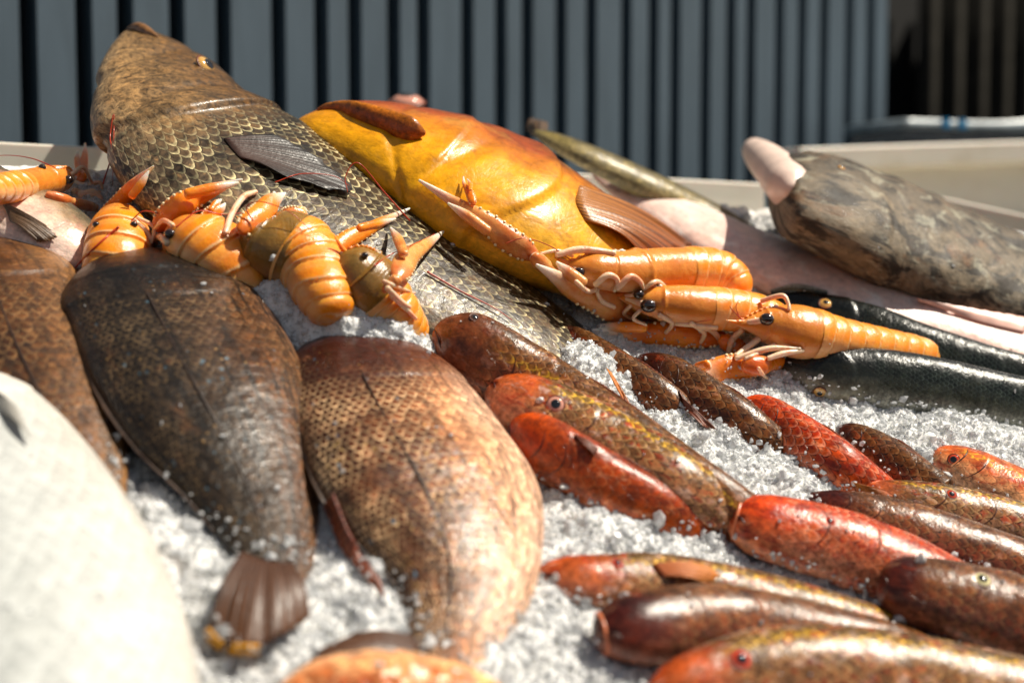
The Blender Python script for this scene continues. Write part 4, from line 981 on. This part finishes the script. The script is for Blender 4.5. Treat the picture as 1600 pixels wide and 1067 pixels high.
t4, B4 = mullet('brown red mullet with an upright orange fin, touching the tail of the largest fish', [(850, 520, 14), (900, 538, 27), (980, 592, 34), (1050, 644, 36, -.006), (1135, 706, 28, -.028)], m_mul_dark, Fv=np.array([-.5, -.6, .35]))
fin_px(t4, [(996, 660), (1002, 672), (1006, 680)], [(946, 572), (960, 590), (985, 640)], m_fin_orange, name='pectoral_fin', lift_b=.006, lift_t=.014, bulge=.02)
t5, B5 = mullet('dark brown red mullet between the one with the orange fin and the bright red one', [(990, 562, 15), (1040, 590, 37), (1115, 640, 43), (1185, 690, 40, -.006), (1275, 756, 32, -.030)], m_mul_dark, Fv=np.array([-.5, -.6, .35]))
fin_px(t5, [(1060, 610), (1066, 625), (1070, 640)], [(1110, 668), (1122, 672), (1100, 668)], m_fin_rust, name='pectoral_fin', lift_b=.001, lift_t=.003)
t6, B6 = mullet('bright red mullet with white marbling, lying alone beside the ice in the middle right', [(1153, 630, 14), (1192, 650, 34), (1255, 694, 42), (1320, 740, 42), (1400, 800, 36, -.02)], m_mul_red, Fv=np.array([-.5, -.6, .35]))
t7, B7 = mullet('small dark mullet at the right, between the bright red one and the orange one', [(1304, 672, 12), (1335, 690, 30), (1392, 724, 37), (1470, 782, 38)], m_mul_dark, Fv=np.array([-.5, -.6, .35]))
t8, B8 = mullet('orange and yellow mullet head at the right edge, below the sea bass', [(1449, 712, 16), (1495, 728, 34), (1560, 760, 42), (1680, 815, 42)], m_mul_orange, eye=(1490, 718, 9), gs=.36, Fv=Fup)
t9, B9 = mullet('grey pink mullet at the right edge just below the orange one', [(1335, 760, 10, .006), (1420, 778, 28, .006), (1520, 802, 38, .004), (1690, 850, 42)], m_mul_olive, eye=(1487, 772, 8), gs=.58, Fv=Fup)
fin_px(t9, [(1385, 768), (1395, 775)], [(1330, 752), (1340, 764)], m_fin_orange, name='pectoral_fin', lift_t=.004)
t1, B1 = mullet('brown mullet whose pale eye looks up, topmost of the three stacked side by side', [(682, 512, 34, .004), (735, 545, 58, .004), (850, 618, 62), (960, 690, 62), (1080, 765, 54), (1190, 835, 44, -.02)], m_mul_brown, eye=(742, 496, 8), gs=.36, Fv=np.array([-.55, -.6, .35]), iris=m_iris_dark, npow=2.6, rest=.5)
t2_, B2 = mullet('mullet with orange snout and red rimmed eye, in the middle of the stacked three', [(768, 604, 32, .014), (830, 636, 52, .014), (950, 692, 56, .010), (1060, 755, 50, .012), (1190, 824, 40, -.006)], m_mul_olive, eye=(868, 632, 14), gs=.36, Fv=Fup, iris=m_iris_pink, npow=2.6)
# stacked
t3, B3 = mullet('rust orange mullet with blunt snout, lowest of the three stacked beside the copper bream', [(801, 662, 30, .014), (850, 698, 48, .012), (940, 754, 51, .006), (1040, 806, 44), (1150, 858, 30, -.02)], m_mul_rust, Fv=np.array([-.5, -.6, .3]), npow=2.6)
fin_px(t3, [(898, 680), (905, 690)], [(935, 700), (930, 712)], m_fin_rust, name='pectoral_fin', lift_t=.003)
t10, B10 = mullet('dark red mullet behind the bright red blunt snouted one, snout hidden in ice', [(1250, 776, 10, .004), (1330, 798, 32, .004), (1430, 832, 46), (1540, 868, 46), (1690, 915, 42)], m_mul_dark, Fv=Fup)
t11, B11 = mullet('bright scarlet mullet with blunt pale lip, pointing left in the right foreground', [(1140, 810, 35, .006), (1200, 824, 52, .006), (1300, 850, 58, .004), (1400, 888, 60), (1500, 930, 52), (1620, 970, 40)], m_mul_red, eye=(1297, 814, 8), gs=.44, Fv=Fup, nose=.08, npow=2.8, lip=True)
t12, B12 = mullet('dark maroon mullet with cream eye, lying across the scarlet one', [(1372, 905, 38, .014), (1430, 922, 54, .014), (1540, 952, 66, .012), (1700, 1000, 70, .01)], m_mul_dark, eye=(1535, 905, 14), gs=.66, Fv=Fup, iris=m_iris_pale, nose=.12, npow=2.8)
t13, B13 = mullet('olive brown mullet with an orange fin streak, above the blurred foreground mullets', [(835, 897, 26, .004), (920, 908, 42, .004), (1050, 916, 50), (1200, 942, 46), (1350, 978, 38), (1500, 1020, 28, -.015)], m_mul_olive, eye=(965, 880, 10), gs=.3, Fv=Fup, npow=2.4)
fin_px(t13, [(1020, 882), (1028, 892), (1035, 900)], [(1110, 885), (1125, 898), (1110, 912)], m_fin_orange, name='pectoral_fin', lift_b=.001, lift_t=.004)
t14, B14 = mullet('maroon mullet with open pale mouth, second from the bottom', [(928, 992, 34, .01), (1000, 982, 56, .01), (1120, 972, 60, .006), (1280, 992, 50), (1420, 1022, 40), (1520, 1060, 28, -.015)], m_mul_dark, Fv=Fup, gs=.4, nose=.07, npow=2.8, lip=True)
t15, B15 = mullet('olive mullet with red ringed eye along the bottom edge of the photo', [(1010, 1085, 24, .014), (1080, 1066, 46, .014), (1180, 1050, 66, .012), (1300, 1048, 72, .01), (1450, 1066, 72, .008), (1680, 1110, 66, .006)], m_mul_olive, eye=(1158, 1030, 17), gs=.36, Fv=Fup)


# chips of ice lying against and on the lower edges of the fish
CH = []
while len(CH) < 1700:
    x, y = random.uniform(0, 1600), random.uniform(380, 1067)
    p = S(x, y, 0); hgt = (p-P0) @ N
    near = min((p[0]-(O_+a_*E1+b_*E2)[0])**2 for a_, b_, _r, _h in _hp) if False else 0
    if hgt < .016 or random.random() < .012: CH.append(p-nrm(p-CO)*.0008)
CH = np.array(CH); k_ = len(CH); size = rng.gamma(1.5, .0005, k_)+.0003
lc = ico[None]*rng.uniform(.6, 1.25, (k_, 12, 1))*rng.uniform(.55, 1.5, (k_, 1, 3))*size[:, None, None]
Vc = (lc+CH[:, None, :]).reshape(-1, 3); Fc = (icf[None]+12*np.arange(k_)[:, None, None]).reshape(-1, 3)
oc_ = mesh('ice_chips', Vc, Fc, bpy.data.materials['ice_grains'], oi, smooth=False); oc_['kind'] = 'stuff'
